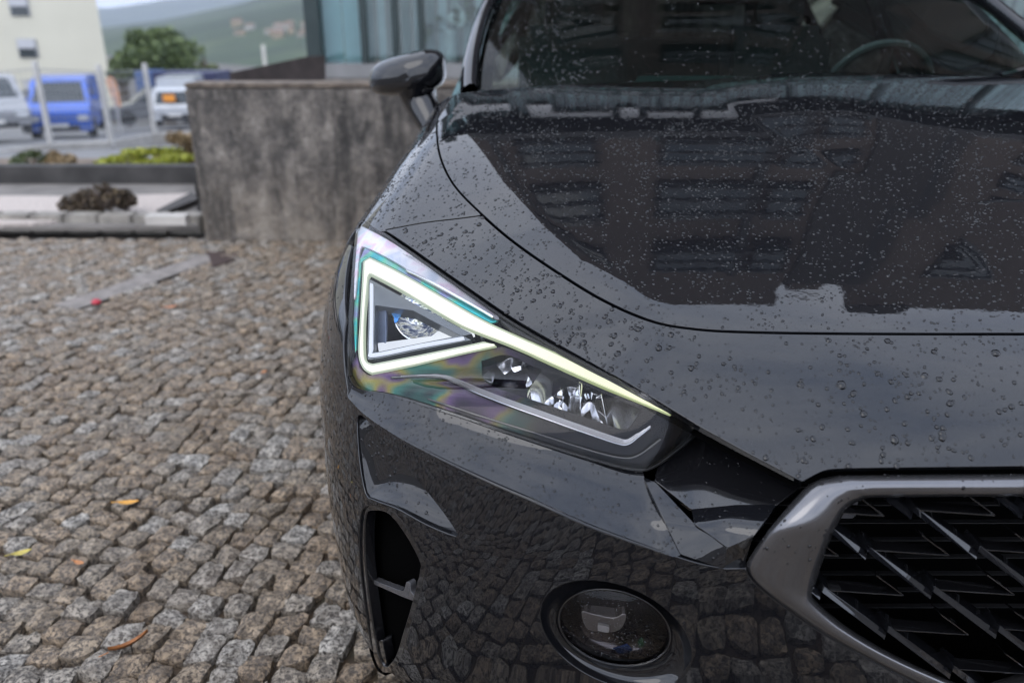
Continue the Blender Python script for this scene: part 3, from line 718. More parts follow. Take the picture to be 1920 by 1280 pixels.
# bars: a lattice of slanted blades with thin fins
def gp(px, py, dl):
    b = chit(A(px), A(py))[0]; d = ray(px, py); return b + d / np.linalg.norm(d) * dl
barm = M['gloss']; GIl = np.vstack([GI, [(1960, 930)]])
ln = lambda a, b, t_: (a[0] + (b[0] - a[0]) * t_, a[1] + (b[1] - a[1]) * t_)
inside = lambda p: inpoly(np.array([p], float), GIl)[0]
def clipseg(a, b):
    T_ = [t_ for t_ in np.linspace(0, 1, 41) if inside(ln(a, b, t_)) and ln(a, b, t_)[0] < 1958]
    return (ln(a, b, T_[0]), ln(a, b, T_[-1])) if len(T_) > 6 else None
for j in range(-3, 3):
    for i in range(-4, 5):
        n0_ = (1631 + i * 122 + j * 86, 1030 + i * 74 - j * 75)
        n1_ = (n0_[0] + 118, n0_[1] + 86)
        s_ = clipseg(n0_, n1_)
        if s_:
            a_, b_ = s_; m = MB()
            A_ = gp(a_[0], a_[1] - 6, .037); B_ = gp(b_[0], b_[1] - 6, .037); A2 = gp(a_[0] - 4, a_[1] + 5, .024); B2 = gp(b_[0] - 4, b_[1] + 8, .022)
            m.add([A_, B_, B2, A2, A2 + [0, .045, -.010], B2 + [0, .045, -.010], B_ + [0, .04, .002], A_ + [0, .04, .002]], [(0, 3, 2, 1), (3, 4, 5, 2), (0, 1, 6, 7), (4, 7, 6, 5), (0, 7, 4, 3), (1, 2, 5, 6)])
            m.build('grille_bar', M['paint'], grille, bevel=.0008)
            for br in (0,):
                o = bpy.data.objects.new('grille_bar', None) if 0 else None
        f0 = (n0_[0] + 2, n0_[1] + 0); f1 = (f0[0] + 148, f0[1] + 10)
        s_ = clipseg(f0, f1)
        if s_ and s_[0] == f0 or (s_ and i >= -1):
            a_, b_ = s_; A_ = gp(a_[0], a_[1], .038); B_ = gp(b_[0], b_[1], .038)
            MB().prism([A_, B_, B_ + [0, .0, -.0022], A_ + [0, .0, -.0022]], (0, .03, -.004)).build('grille_fin', M['gloss'], grille, bevel=.0006)
            c_ = clipseg(b_, (b_[0] - 52, b_[1] - 38))
            if c_: C_ = gp(c_[1][0], c_[1][1], .040); D_ = gp(c_[0][0], c_[0][1], .040); MB().prism([C_, D_, D_ + [0, 0, -.0022], C_ + [0, 0, -.0022]], (0, .03, -.004)).build('grille_fin', M['gloss'], grille, bevel=.0006)
# radiator slats far behind
MB().box((XC, 1.19, .50), (1.0, .02, .62)).build('grille_back', M['void'], grille)
MB().box((XC, 1.08, .20), (1.0, .24, .02)).build('grille_floor', M['void'], grille)
for k in range(11):
    z = .36 + k * .034; MB().box((XC, 1.12, z), (.9, .010, .0016)).build('cooling_slat', M['black'], grille)
MB().box((.53, 1.10, .585), (.03, .04, .05)).build('bracket', simple('bracket_grey', (.10, .10, .11), .5), grille, bevel=.004)

# ------------------------------------------------------------------ fog lamp in its bowl
fog = empty('fog_lamp', None, None, (.15, 1.0, .45), parent=car)
fc = np.array([1152, 1176]); fe = lambda sx, sy, rot, c=fc, n=48: np.array([(c[0] + sx * math.cos(a) * math.cos(rot) - sy * math.sin(a) * math.sin(rot), c[1] + sx * math.cos(a) * math.sin(rot) + sy * math.sin(a) * math.cos(rot)) for a in np.linspace(0, 2 * math.pi, n, endpoint=False)])
def rings(name, loops, deltas, mat, parent, n=48):
    R_ = []
    for l, dl in zip(loops, deltas):
        b = chit(l[:, 0], l[:, 1]); d = ray(l[:, 0], l[:, 1]); d /= np.linalg.norm(d, axis=1, keepdims=True); R_.append(b + d * dl)
    V = np.array(R_).reshape(-1, 3); T = []
    for i in range(len(loops) - 1):
        for k in range(n): a_, b_ = i * n + k, i * n + (k + 1) % n; T += [(a_, b_, b_ + n), (a_, b_ + n, a_ + n)]
    T = np.array(T)[:, ::-1]; N = vnormals(V, T)
    if N[:, 1].mean() > 0: T = T[:, ::-1]; N = -N
    SHEETS[name] = (V, T, N, None)
    o = ob(name, V, T, mat, parent, True, N); SHEETS[name] = (V, T, N, o); return o
lerp = lambda a, b, t_: a * (1 - t_) + b * t_
ring_in = fe(112, 72, .26)
rings('fog_lamp_bowl', [lerp(FOG, ring_in, t_) for t_ in (-.01, .05, .15, .35, .6, .85, 1)], [.0, .002, .008, .022, .032, .036, .037], M['paint'], car)
rings('bezel_ring', [ring_in, fe(110, 71, .26), fe(104, 66, .26), fe(103, 65, .26)], [.037, .026, .026, .06], M['gloss'], fog)
rings('lens', [lerp(fe(104, 66, .26), fe(.1, .1, .26), t_) for t_ in (0, .15, .35, .6, .8, 1)], [.032, .026, .019, .014, .012, .0115], M['lens_glass'], fog)
rings('reflector_bowl', [lerp(fe(104, 66, .26), fe(.1, .1, .26, fc + [-10, -2]), t_) for t_ in (0, .2, .45, .7, 1)], [.034, .06, .075, .082, .085], simple('smoked_reflector', (.06, .054, .057), .16, .85), fog)
lp = spline([(1092, 1148), (1110, 1152), (1150, 1160), (1172, 1152), (1168, 1172), (1150, 1184), (1110, 1182), (1096, 1170)], 4, True)
cpanel('lamp_unit', lp, simple('lamp_unit_grey', (.13, .12, .12), .2, .7), fog, step=5, delta=.045, depth=.03, r=.002)
cpanel('lamp_tab', [(1122, 1172), (1142, 1176), (1140, 1186), (1122, 1182)], simple('white_plastic', (.22, .21, .21), .4), fog, step=5, delta=.038, depth=.01)
cpanel('colour_chip', [(1150, 1216), (1176, 1208), (1186, 1218), (1164, 1226)], simple('blue_glint_chip', (.008, .03, .10), .15, .6), fog, step=5, delta=.05, depth=.002)  # blue reflection painted as a small plate
cpanel('colour_chip', [(1196, 1204), (1203, 1194), (1208, 1206), (1200, 1216)], simple('green_glint_chip', (.008, .05, .025), .15, .6), fog, step=5, delta=.05, depth=.002)  # green reflection, likewise painted as a plate

# ------------------------------------------------------------------ side intake and the scooped recess above it
intake = empty('side_intake', None, None, (-.2, 1.15, .5), parent=car)
wall_strip('intake_wall', INT, lambda a, b: .004 + 0 * a, lambda a, b: .10 + 0 * a, M['gloss'], intake)
cpanel('intake_back', inset(INT, -4), M['void'], intake, step=14, delta=.098, depth=0)
II = inset(INT, 9)
cpanel('intake_lip', inset(INT, 1.5), M['gloss'], intake, holes=[II], step=6, delta=lambda px, py: .012 + 0 * px, depth=.02, r=.003)
fin_ = [(694, 1086), (745, 1106), (757, 1109), (762, 1090), (768, 1092), (770, 1110), (780, 1120), (776, 1126), (752, 1117), (700, 1094)]
cpanel('intake_fin', fin_, simple('dark_grey_plastic', (.07, .07, .075), .25, .2, .5), intake, step=5, delta=lambda px, py: .05 - (px - 694) * .0004, depth=.012)
cpanel('intake_foot', [(702, 1205), (716, 1200), (724, 1240), (718, 1262), (706, 1236)], M['gloss'], intake, step=5, delta=.03, depth=.02)
lowe = spline([(668, 800), (670, 860), (684, 926), (700, 939), (745, 956), (800, 986), (853, 1007), (862, 1010)], 6)
def sco_delta(px, py):
    d = dseg(np.stack([px, py], 1), lowe, False); return .002 + .046 * (1 - np.exp(-d / 32.))
cpanel('scoop_floor', inset(SCO, -2), M['paint'], car, step=5, delta=sco_delta, depth=.0)
wall_strip('scoop_wall', SCO, lambda a, b: .001 + 0 * a, lambda a, b: sco_delta(a, b) + .006, M['gloss'], car)

# dark inner structure seen through the joints
for nm, lp_, dr, fo in (('inner_structure', loop, (0, .72, -.7), .035),):
    opanel('inner_structure', lp_, M['void'], car, dr, step=.03, depth=0, F_off=.03)
opanel('inner_structure', hood_loop if 'hood_loop' in globals() else np.vstack([half, mir(half)[::-1]]), M['void'], car, (0, .25, -1), step=.04, depth=0, F_off=.035)
for mm in (False, True):
    l_ = floop if not mm else floop
    opanel('inner_structure', l_, M['void'], car, SIDE, step=.04, depth=0, F_off=.045, mirror=mm)
m = MB().box((XC, 1.45, .52), (1.3, .5, .5)); m.build('engine_block', M['void'], car)
m = MB().box((XC, 2.9, .42), (1.7, 2.6, .35)); m.build('floor_pan', M['void'], car)

# ------------------------------------------------------------------ the other side of the nose, mirrored
def mcopy(o, parent, flip_root=True):
    c = o.copy(); COL.objects.link(c); c.parent = parent
    if flip_root: c.location.x = -o.location.x; c.scale = (-1, 1, 1)
    for ch in list(o.children):
        if ch.get('kind') != 'stuff': mcopy(ch, c, False)
for o in (head, fog, intake): mcopy(o, car)
for o in [c for c in car.children if c.name.split('.')[0] in ('headlight_ledge', 'trim_blade', 'trim_light_face', 'trim_dark_face', 'trim_foot', 'scoop_floor', 'scoop_wall', 'fog_lamp_bowl')]: mcopy(o, car)
for o in [c for c in grille.children if c.name.split('.')[0] in ('grille_bar', 'grille_fin') and max(v.co.x for v in c.data.vertices) + XC < .58]: mcopy(o, grille)

# ------------------------------------------------------------------ cabin, mirror, wheels, doors
pil_b = PT(880, 172, 2.34); pil_t = PT(925, 0, 2.86)
PB = [np.array(p) for p in (PT(878, 176, 2.33), PT(884, 110, 2.50), PT(902, 40, 2.72), PT(926, -14, 2.92))]; PB.append(np.array([-.03, 3.25, 1.475])); PB.append(np.array([.0, 3.6, 1.52]))
PBs = spline(PB, 8)
V = []; n_ = 10
for i, p in enumerate(PBs):
    t_ = PBs[min(i + 1, len(PBs) - 1)] - PBs[max(i - 1, 0)]; t_ /= np.linalg.norm(t_)
    o_ = np.array([-.78, -.32, .38]); o_ -= t_ * (o_ @ t_); o_ /= np.linalg.norm(o_); s_ = np.cross(t_, o_)
    for k in range(n_):
        a_ = 2 * math.pi * k / n_; V.append(p + s_ * math.cos(a_) * .036 + o_ * math.sin(a_) * .022)
Fp = [(i * n_ + k, i * n_ + (k + 1) % n_, (i + 1) * n_ + (k + 1) % n_, (i + 1) * n_ + k) for i in range(len(PBs) - 1) for k in range(n_)]
V = np.array(V); Fp = np.array(Fp); TT = np.vstack([Fp[:, [0, 1, 2]], Fp[:, [0, 2, 3]]])
N = vnormals(V, TT); cen = np.repeat(PBs, n_, 0)
if ((V - cen) * N).sum() < 0: TT = TT[:, ::-1]; N = -N
ob('windscreen_pillar', V, TT, M['paint'], car, True, N); ob('windscreen_pillar', mir(V), TT[:, ::-1], M['paint'], car, True, N * [-1, 1, 1])
# windscreen
e_ = PBs[:26]; U = np.linspace(0, 1, 34); G = []
for p in e_:
    a_ = p + [.028, 0, -.004]; b_ = mir(a_); w_ = 4 * U * (1 - U)
    G.append(a_ * (1 - U[:, None]) + b_ * U[:, None] + np.stack([0 * U, -.13 * w_, .015 * w_], 1))
G = np.array(G); nr, nc = G.shape[:2]; Vw = G.reshape(-1, 3); T = []
for i in range(nr - 1):
    for j in range(nc - 1): a_ = i * nc + j; T += [(a_, a_ + 1, a_ + nc + 1), (a_, a_ + nc + 1, a_ + nc)]
T = np.array(T); N = vnormals(Vw, T); 
if N[:, 2].mean() < 0: T = T[:, ::-1]; N = -N
SHEETS['windscreen'] = (Vw, T, N, ob('windscreen', Vw, T, M['windshield'], car, True, N))
# black cowl in front of the glass
cw = []
for u in np.linspace(0, 1, 20):
    x = Vw[0, 0] - .03 + (Vw[nc - 1, 0] - Vw[0, 0] + .06) * u; y = np.interp(x, Vw[:nc, 0], Vw[:nc, 1]); z = np.interp(x, Vw[:nc, 0], Vw[:nc, 2])
    cw += [(x, y - .10, z - .05), (x, y + .03, z + .012), (x, y + .03, z - .06)]
ob('cowl', cw, [(3 * i + k, 3 * i + 3 + k, 3 * i + 4 + k, 3 * i + 1 + k) for i in range(19) for k in (0, 1)], M['black'], car, True)
# black ceramic edge inside the glass
edge = [p + np.array([.022, .006, -.01]) for p in e_]; V = []
for p in edge: V += [p + [0, 0, 0], p + [.045, -.014, 0.0]]
ob('glass_edge_band', V, [(2 * i, 2 * i + 1, 2 * i + 3, 2 * i + 2) for i in range(len(edge) - 1)], M['gloss'], car, True)
# roof, rear pillars and windows
prof = [(3.25, 1.475, -.03), (3.6, 1.52, .0), (4.1, 1.52, .02), (4.5, 1.46, .06), (4.85, 1.30, .12), (5.08, 1.10, .16)]
V = []; nu = 15
for (y, z, xl) in prof:
    for k in range(nu):
        u = k / (nu - 1); V.append((xl + (2 * XC - 2 * xl) * u, y - .08 * (4 * u * (1 - u)) * (y < 3.5), z + .035 * 4 * u * (1 - u)))
qf = lambda r0, r1: [(i * nu + k, i * nu + k + 1, (i + 1) * nu + k + 1, (i + 1) * nu + k) for i in range(r0, r1) for k in range(nu - 1)]
ob('roof', V, qf(0, 3), M['paint'], car, True); ob('rear_window', V, qf(3, 5), M['glass'], car, True)
for s_ in (0, 1):
    f_ = (lambda p: p) if s_ == 0 else mir
    top = [(-.06, 2.62, 1.25), (-.06, 2.95, 1.40), (-.02, 3.3, 1.47), (.0, 3.7, 1.50), (.02, 4.1, 1.50), (.05, 4.45, 1.44)]
    bot = [(-.20, 2.46, 1.04), (-.22, 2.8, 1.04), (-.22, 3.2, 1.04), (-.22, 3.62, 1.05), (-.21, 4.05, 1.06), (-.18, 4.55, 1.08)]
    P_ = np.array([v for ab in zip(top, bot) for v in ab], float); P_ = f_(P_)
    ob('side_window', P_, [(2 * i, 2 * i + 1, 2 * i + 3, 2 * i + 2) for i in range(3)], M['glass'], car, True)
    ob('side_window', P_ + [.002, 0, 0], [(2 * i, 2 * i + 1, 2 * i + 3, 2 * i + 2) for i in range(3, 5)], M['glass'], car, True)
    m = MB(); m.tube([f_(np.array(p)) for p in ((-.0, 3.68, 1.50), (-.22, 3.66, 1.04))], .03, 6).build('door_pillar', M['gloss'], car)
    m = MB(); q_ = [f_(np.array(p, float)) for p in ((.05, 4.45, 1.44), (-.19, 4.5, 1.06), (-.12, 5.0, 1.0), (.14, 4.9, 1.28))]; m.prism(q_, (.05 * (1 - 2 * s_), 0, 0)).build('rear_pillar', M['paint'], car, True)
    # doors and flank from the body solid
    dr = (1., 0., -.18)
    D1 = np.array([sidept(y, z) for y, z in ((2.40, .22), (3.50, .22), (3.52, .6), (3.5, 1.0), (2.9, 1.0), (2.41, .98), (2.40, .6))])
    D2 = np.array([sidept(y, z) for y, z in ((3.51, .22), (4.15, .22), (4.18, .45), (4.42, .75), (4.44, 1.0), (3.9, 1.0), (3.51, 1.0), (3.53, .6))])
    Q1 = np.array([sidept(y, z) for y, z in ((4.19, .22), (4.19, .46), (4.43, .76), (4.45, .98), (4.8, .96), (5.02, .9), (5.04, .6), (5.0, .3))])
    for nm_, lp_ in (('front_door', D1), ('rear_door', D2), ('rear_quarter', Q1)):
        o = opanel(nm_, clean(lp_), M['paint'], car, dr, step=.03, gap=.002, mirror=bool(s_))
        if 'door' in nm_:
            hy = lp_[:, 1].max() - .16; hx = sidept(hy, .88)[0]; c_ = np.array([hx - .012, hy, .88]); c_ = c_ if not s_ else mir(c_)
            MB().box(c_, (.03, .2, .028)).build('handle', M['paint'], o, True, bevel=.008)
rb = [hit(np.array([[x, 6.2, z]]), np.array([0, -1., 0]))[0] for x, z in [(x, .25) for x in np.linspace(-.15, 2 * XC + .15, 12)] + [(2 * XC + .1, .95)] + [(x, 1.0) for x in np.linspace(2 * XC, 0, 10)] + [(-.1, .95)]]
rb = clean(np.array(rb))
if len(rb) > 6: opanel('tailgate', rb, M['paint'], car, (0, -1, -.05), step=.04)
# wheels
def wheel(x, y, s_):
    w = empty('wheel', None, None, (x, y, .335), parent=car)
    m = MB(); m.lathe([(.225, -.1), (.30, -.108), (.33, -.085), (.335, 0), (.33, .085), (.30, .108), (.225, .1)], (x, y, .335), 'X', 40, False).build('tyre', M['rubber'], w, True)
    m = MB(); m.lathe([(.225, -.09), (.232, -.1), (.22, -.1), (.205, -.06), (.2, .05), (.205, .09)], (x, y, .335), 'X', 36, False).build('rim', M['satin'], w, True)
    for k in range(10):
        a_ = 2 * math.pi * k / 10; d_ = np.array([0, math.cos(a_), math.sin(a_)]); b_ = np.array([0, -math.sin(a_), math.cos(a_)]); c0 = np.array([x - s_ * .085, y, .335])
        MB().prism([c0 + d_ * .05 + b_ * .016, c0 + d_ * .05 - b_ * .016, c0 + d_ * .21 - b_ * .011, c0 + d_ * .21 + b_ * .011], (s_ * .02, 0, 0)).build('spoke', M['satin'], w)
    MB().lathe([(.075, -.012), (.07, .02)], (x - s_ * .08, y, .335), 'X', 16).build('hub', M['satin'], w, True)
for x, s_ in ((-.245, 1), (2 * XC + .245, -1)):
    for y in (1.86, 4.52): wheel(x, y, s_)
for s_ in (0, 1):
    V = []
    for a_ in np.linspace(-.3, math.pi + .3, 14):
        for xx in (-.33, .1): V.append((xx, arch_c[0] + (AR + .01) * math.cos(a_), arch_c[1] + (AR + .01) * math.sin(a_)))
    V = np.array(V); V = mir(V) if s_ else V
    ob('wheel_liner', V, [(2 * i, 2 * i + 1, 2 * i + 3, 2 * i + 2) for i in range(13)], M['black'], car, True)
# side mirror
def side_mirror(s_):
    f_ = (lambda p: np.array(p, float)) if s_ == 0 else mir
    c0 = PT(762, 143, 2.60); root = empty('side_mirror', None, None, f_(c0), parent=car)
    def shape(th):
        # th around the vertical outline (front view), ph front-to-back
        cx, sz = math.cos(th), math.sin(th); e = lambda v, p: math.copysign(abs(v)**p, v)
        x = e(cx, .66) * .124; z = e(sz, .7) * .066
        z += .022 * (x / .12) ; z *= (1.0 + .10 * (x / .12)); 
        if z < -.03: z = -.03 + (z + .03) * .75
        return x, z
    V = []; nth, nph = 40, 12
    for j in range(nph + 1):
        ph = j / nph * math.pi * .5; k = math.sin(ph)**.75; dep = -math.cos(ph) * .085
        for i in range(nth):
            x, z = shape(2 * math.pi * i / nth); V.append((x * k + .02 * (1 - k), dep + .035 * (x / .12) * 0 + .05 * (-x * k / .12 > .0) * (-x * k / .12), z * k + .0 * (1 - k)))
    V = np.array(V) + c0; Fq = [(j * nth + i, j * nth + (i + 1) % nth, (j + 1) * nth + (i + 1) % nth, (j + 1) * nth + i) for j in range(nph) for i in range(nth)]
    zz = np.array([V[list(q)][:, 2].mean() for q in Fq]) - c0[2]
    Fq = np.array(Fq)
    o = ob('mirror_cap', f_(V), Fq[zz > -.028], M['paint'], root, True); o2 = ob('mirror_shell', f_(V), Fq[zz <= -.028], M['gloss'], root, True)
    back = V[-nth:] ; bc = back.mean(0); bk = np.vstack([back, back * .97 + bc * .03 + [0, .02, 0], back * .88 + bc * .12 + [0, .012, 0]])
    ob('mirror_rim', f_(bk), [(r * nth + i, r * nth + (i + 1) % nth, (r + 1) * nth + (i + 1) % nth, (r + 1) * nth + i) for r in range(2) for i in range(nth)], M['gloss'], root, True)
    gl_ = back * .88 + bc * .12 + [0, .012, 0]; ob('mirror_glass', f_(gl_), [tuple(range(nth))], M['chrome'], root)
    a_ = c0 + [.03, -.01, -.045]; b_ = np.array([-.23, 2.50, .965])
    pts = spline([a_ + [0, 0, .02], a_ + [.012, 0, -.03], lerp(a_, b_, .6) + [.01, 0, -.01], b_], 5)
    rr = list(np.interp(np.linspace(0, 1, len(pts)), [0, .3, .7, 1], [.066, .055, .04, .034]))
    MB().tube([f_(p) for p in pts], rr, 14).build('mirror_foot', M['paint'], root, True)
    MB().tube([f_(p) for p in (a_ + [0.0, 0, .022], a_ + [.006, 0, -.004])], [.058, .05], 16).build('mirror_joint', M['gloss'], root, True)
side_mirror(0); side_mirror(1)
# interior
dash = []; nd = 16
for u in np.linspace(0, 1, nd):
    x = -.08 + (2 * XC + .16) * u; w_ = 4 * u * (1 - u)
    dash += [(x, 2.42 - .10 * w_, 1.03), (x, 2.75, 1.09 + .01 * w_), (x, 3.0, 1.08), (x, 3.06, .98), (x, 3.0, .7)]
ob('dashboard', dash, [(5 * i + k, 5 * i + 5 + k, 5 * i + 6 + k, 5 * i + 1 + k) for i in range(nd - 1) for k in range(4)], simple('dash_plastic', (.02, .022, .023), .5), car, True)
MB().box((.62, 2.98, 1.10), (.36, .02, .07)).build('centre_screen', simple('screen_teal_sheen', (.03, .06, .06), .1, 0, .5), car, bevel=.006)
sw_c = PT(1640, 178, 2.98); sw = empty('steering_wheel', None, None, sw_c, parent=car)
Rm = Matrix.Rotation(math.radians(-68), 3, 'X')
circ = [tuple(Rm @ Vector((.185 * math.cos(a_), .185 * math.sin(a_), 0)) + Vector(sw_c)) for a_ in np.linspace(0, 2 * math.pi, 41)]
MB().tube(circ, .016, 8, False).build('steering_rim', simple('leather_grey', (.035, .037, .037), .45), sw, True)
for a_ in (0, math.pi, -math.pi / 2):
    MB().tube([tuple(Vector(sw_c)), tuple(Rm @ Vector((.18 * math.cos(a_), .18 * math.sin(a_), 0)) + Vector(sw_c))], [.03, .014], 8).build('spoke', M['black'], sw, True)
MB().lathe([(.06, -.02), (.065, 0), (.05, .02)], tuple(sw_c), 'Y', 18).build('hub', M['black'], sw, True)
for x in (.28, 1.2):
    se = empty('front_seat', None, None, (x, 3.7, .4), parent=car); sm = simple('seat_fabric', (.03, .035, .036), .8, bump=.3)
    MB().box((x, 3.55, .62), (.52, .5, .16)).build('seat_base', sm, se, True, bevel=.04)
    MB().box((x, 3.86, .98), (.5, .14, .66), M=Matrix.Rotation(-.2, 3, 'X')).build('backrest', sm, se, True, bevel=.05)
    MB().box((x, 3.96, 1.36), (.26, .1, .17), M=Matrix.Rotation(-.15, 3, 'X')).build('headrest', sm, se, True, bevel=.035)
MB().box((XC, 4.5, .95), (1.3, .18, .6), M=Matrix.Rotation(-.25, 3, 'X')).build('rear_seat', simple('seat_fabric_rear', (.03, .033, .034), .8), car, True, bevel=.05)
MB().box((XC, 2.98, 1.40), (.24, .03, .065)).build('rear_view_mirror', M['black'], car, True, bevel=.02)
# wiper at the foot of the glass
wp = [PT(1880, 141, 2.42), PT(1930, 128, 2.40), PT(2050, 110, 2.38)]; MB().tube(wp, .008, 6).build('wiper', M['black'], car, True)

# ------------------------------------------------------------------ rain on the car
def add_drops(key, parent, dens, rmed, rmax, mat, zone=None, seed=1, hmul=.55, name='raindrops'):
    if key not in SHEETS: return
    V, T, N, _ = SHEETS[key]; rg = np.random.default_rng(seed)
    a, b, c = V[T[:, 0]], V[T[:, 1]], V[T[:, 2]]; ar = .5 * np.linalg.norm(np.cross(b - a, c - a), axis=1)
    cc = (a + b + c) / 3; nn_ = N[T].mean(1); nn_ /= np.maximum(np.linalg.norm(nn_, axis=1, keepdims=True), 1e-9)
    w = ar * (cc[:, 0] < XC + .42) * (cc[:, 1] < 3.3)
    if zone is not None: w = w * zone(cc)
    # clustered, uneven wetting
    w = w * np.array([.45 + 1.1 * mnoise.noise(Vector(p * 9.)) ** 2 * 4 + .5 * (mnoise.noise(Vector(p * 3.)) + .6) for p in cc]).clip(.15, 3)
    n = int(w.sum() * dens); 
    if n < 3: return
    k = rg.choice(len(T), n, p=w / w.sum()); u = rg.random((n, 2)); m_ = u.sum(1) > 1; u[m_] = 1 - u[m_]
    P_ = a[k] + (b[k] - a[k]) * u[:, :1] + (c[k] - a[k]) * u[:, 1:]; Nn = nn_[k]
    r = np.minimum(rmed * np.exp(rg.normal(0, .62, n)), rmax * rg.uniform(.7, 1, n)); h = r * hmul * rg.uniform(.7, 1.15, n)
    g = np.array([0, 0, -1.]); t1 = g - Nn * (Nn @ g)[:, None]; t1 += rg.normal(0, .25, (n, 3)); t1 -= Nn * (t1 * Nn).sum(1)[:, None]; t1 /= np.linalg.norm(t1, axis=1, keepdims=True); t2 = np.cross(Nn, t1)
    S = 9; rings_ = [(1.0, -.05), (.95, .42), (.66, .82)]; tv = []
    for rr_, hh in rings_:
        for i in range(S): q = 2 * math.pi * i / S; tv.append((rr_ * math.cos(q), rr_ * math.sin(q), hh))
    tv.append((0, 0, 1.0)); tv = np.array(tv); tf = []
    for j in range(2):
        for i in range(S): p, q = j * S + i, j * S + (i + 1) % S; tf += [(p, q, q + S), (p, q + S, p + S)]
    for i in range(S): tf.append((2 * S + i, 2 * S + (i + 1) % S, 3 * S))
    tf = np.array(tf); wob = 1 + rg.normal(0, .10, (n, len(tv))); el = 1 + np.abs(rg.normal(0, .18, n))
    VV = P_[:, None] + t1[:, None] * (tv[None, :, 0] * wob * (r * el)[:, None])[..., None] + t2[:, None] * (tv[None, :, 1] * wob * r[:, None])[..., None] + Nn[:, None] * (tv[None, :, 2] * h[:, None])[..., None]
    TT = (tf[None] + (np.arange(n) * len(tv))[:, None, None]).reshape(-1, 3)
    o = ob(name, VV.reshape(-1, 3), TT, mat, parent, True); o['kind'] = 'stuff'; return o
add_drops('hood', SHEETS['hood'][3], 8000, .00115, .0030, M['drop'], seed=1)
add_drops('nose_panel', SHEETS['nose_panel'][3], 7500, .0014, .0064, M['drop'], seed=2)
add_drops('fender', SHEETS['fender'][3], 9000, .0013, .0030, M['drop'], zone=lambda c: (c[:, 2] > .6), seed=3)
add_drops('front_bumper', SHEETS['front_bumper'][3], 1500, .0009, .002, M['drop'], zone=lambda c: (c[:, 2] > .45) * (.15 + (c[:, 0] < -.2)), seed=4)
add_drops('headlight_ledge', SHEETS['headlight_ledge'][3], 9000, .0010, .0022, M['drop'], seed=5)
add_drops('scoop_floor', SHEETS['scoop_floor'][3], 7000, .0012, .003, M['drop'], seed=6)
add_drops('grille_frame', grille, 2600, .0013, .0028, M['drop'], zone=lambda c: (c[:, 2] > .6), seed=7)
for q_ in ('trim_blade', 'trim_light_face', 'trim_dark_face'): add_drops(q_, SHEETS[q_][3], 5000, .0010, .0022, M['drop'], seed=8)
t = NT('clear_bead')
f = t.n('ShaderNodeFresnel', {'IOR': 1.5}); g = t.n('ShaderNodeBsdfGlossy', {'Roughness': .02, 'Color': (1, 1, 1, 1)}); tr = t.n('ShaderNodeBsdfTransparent', {'Color': (.82, .84, .86, 1)})
mm_ = t.n('ShaderNodeMixShader', {0: f.outputs[0], 1: tr.outputs[0], 2: g.outputs[0]}); t.t.links.new(mm_.outputs[0], t.out.inputs['Surface']); M['clear_bead'] = t.m
add_drops('lens', head, 7500, .0009, .0019, M['clear_bead'], seed=9, hmul=.8)
add_drops('windscreen', SHEETS['windscreen'][3], 3500, .0018, .004, M['clear_bead'], zone=lambda c: (c[:, 0] < .2) * 1.0 + .15, seed=10, hmul=.6)

# ------------------------------------------------------------------ the place
# ground sheet: level by the car, falling away behind the wall to the valley
gy = np.r_[np.linspace(-30, 4, 8), np.linspace(5.2, 8, 8), np.linspace(9, 30, 12), 40, 60, 100, 200, 400, 800, 1500, 3000, 8000]
gz_y, gz_z = A(-30, 5.3, 6.9, 7.6, 12, 18, 25, 55, 120, 8000), A(0, 0, .0, -.02, -.5, -1.1, -1.75, -4.2, -7, -7.5)
def gz(y): return float(np.interp(y, gz_y, gz_z))
gx = np.r_[-8000, -2000, -500, -100, -40, np.linspace(-20, 20, 9), 40, 100, 500, 8000]
V = [(x, y, gz(y) - .045) for y in gy for x in gx]; nx_ = len(gx)
t = NT('earth'); p = t.pos(); f = t.noise(p, 1.6, 8, .6); f2 = t.noise(p, 30, 5, .6)
t.bsdf(Base_Color=t.mix(f2, t.ramp(f, [(.35, (.10, .085, .07)), (.6, (.17, .15, .13))]), (.05, .05, .045), 'MIX'), Roughness=.85, Normal=t.bump(f2, .5, .02)); M['earth'] = t.m
o = ob('ground', V, [(i * nx_ + k, i * nx_ + k + 1, (i + 1) * nx_ + k + 1, (i + 1) * nx_ + k) for i in range(len(gy) - 1) for k in range(nx_ - 1)], M['earth'], origin=(0, 0, 0)); tag(o, kind='structure'); ground = o
# car park asphalt beyond the fence
t = NT('asphalt'); p = t.pos(); f = t.noise(p, .8, 6, .6); t.bsdf(Base_Color=t.ramp(f, [(.35, (.13, .13, .135)), (.65, (.20, .195, .19))]), Roughness=.6); M['asphalt'] = t.m
V = [(x, y, gz(y) - .02) for y in (9.5, 12, 18, 25, 40, 55, 70) for x in (-60, 12)]
tag(ob('car_park', V, [(2 * i, 2 * i + 1, 2 * i + 3, 2 * i + 2) for i in range(6)], M['asphalt']), kind='structure')

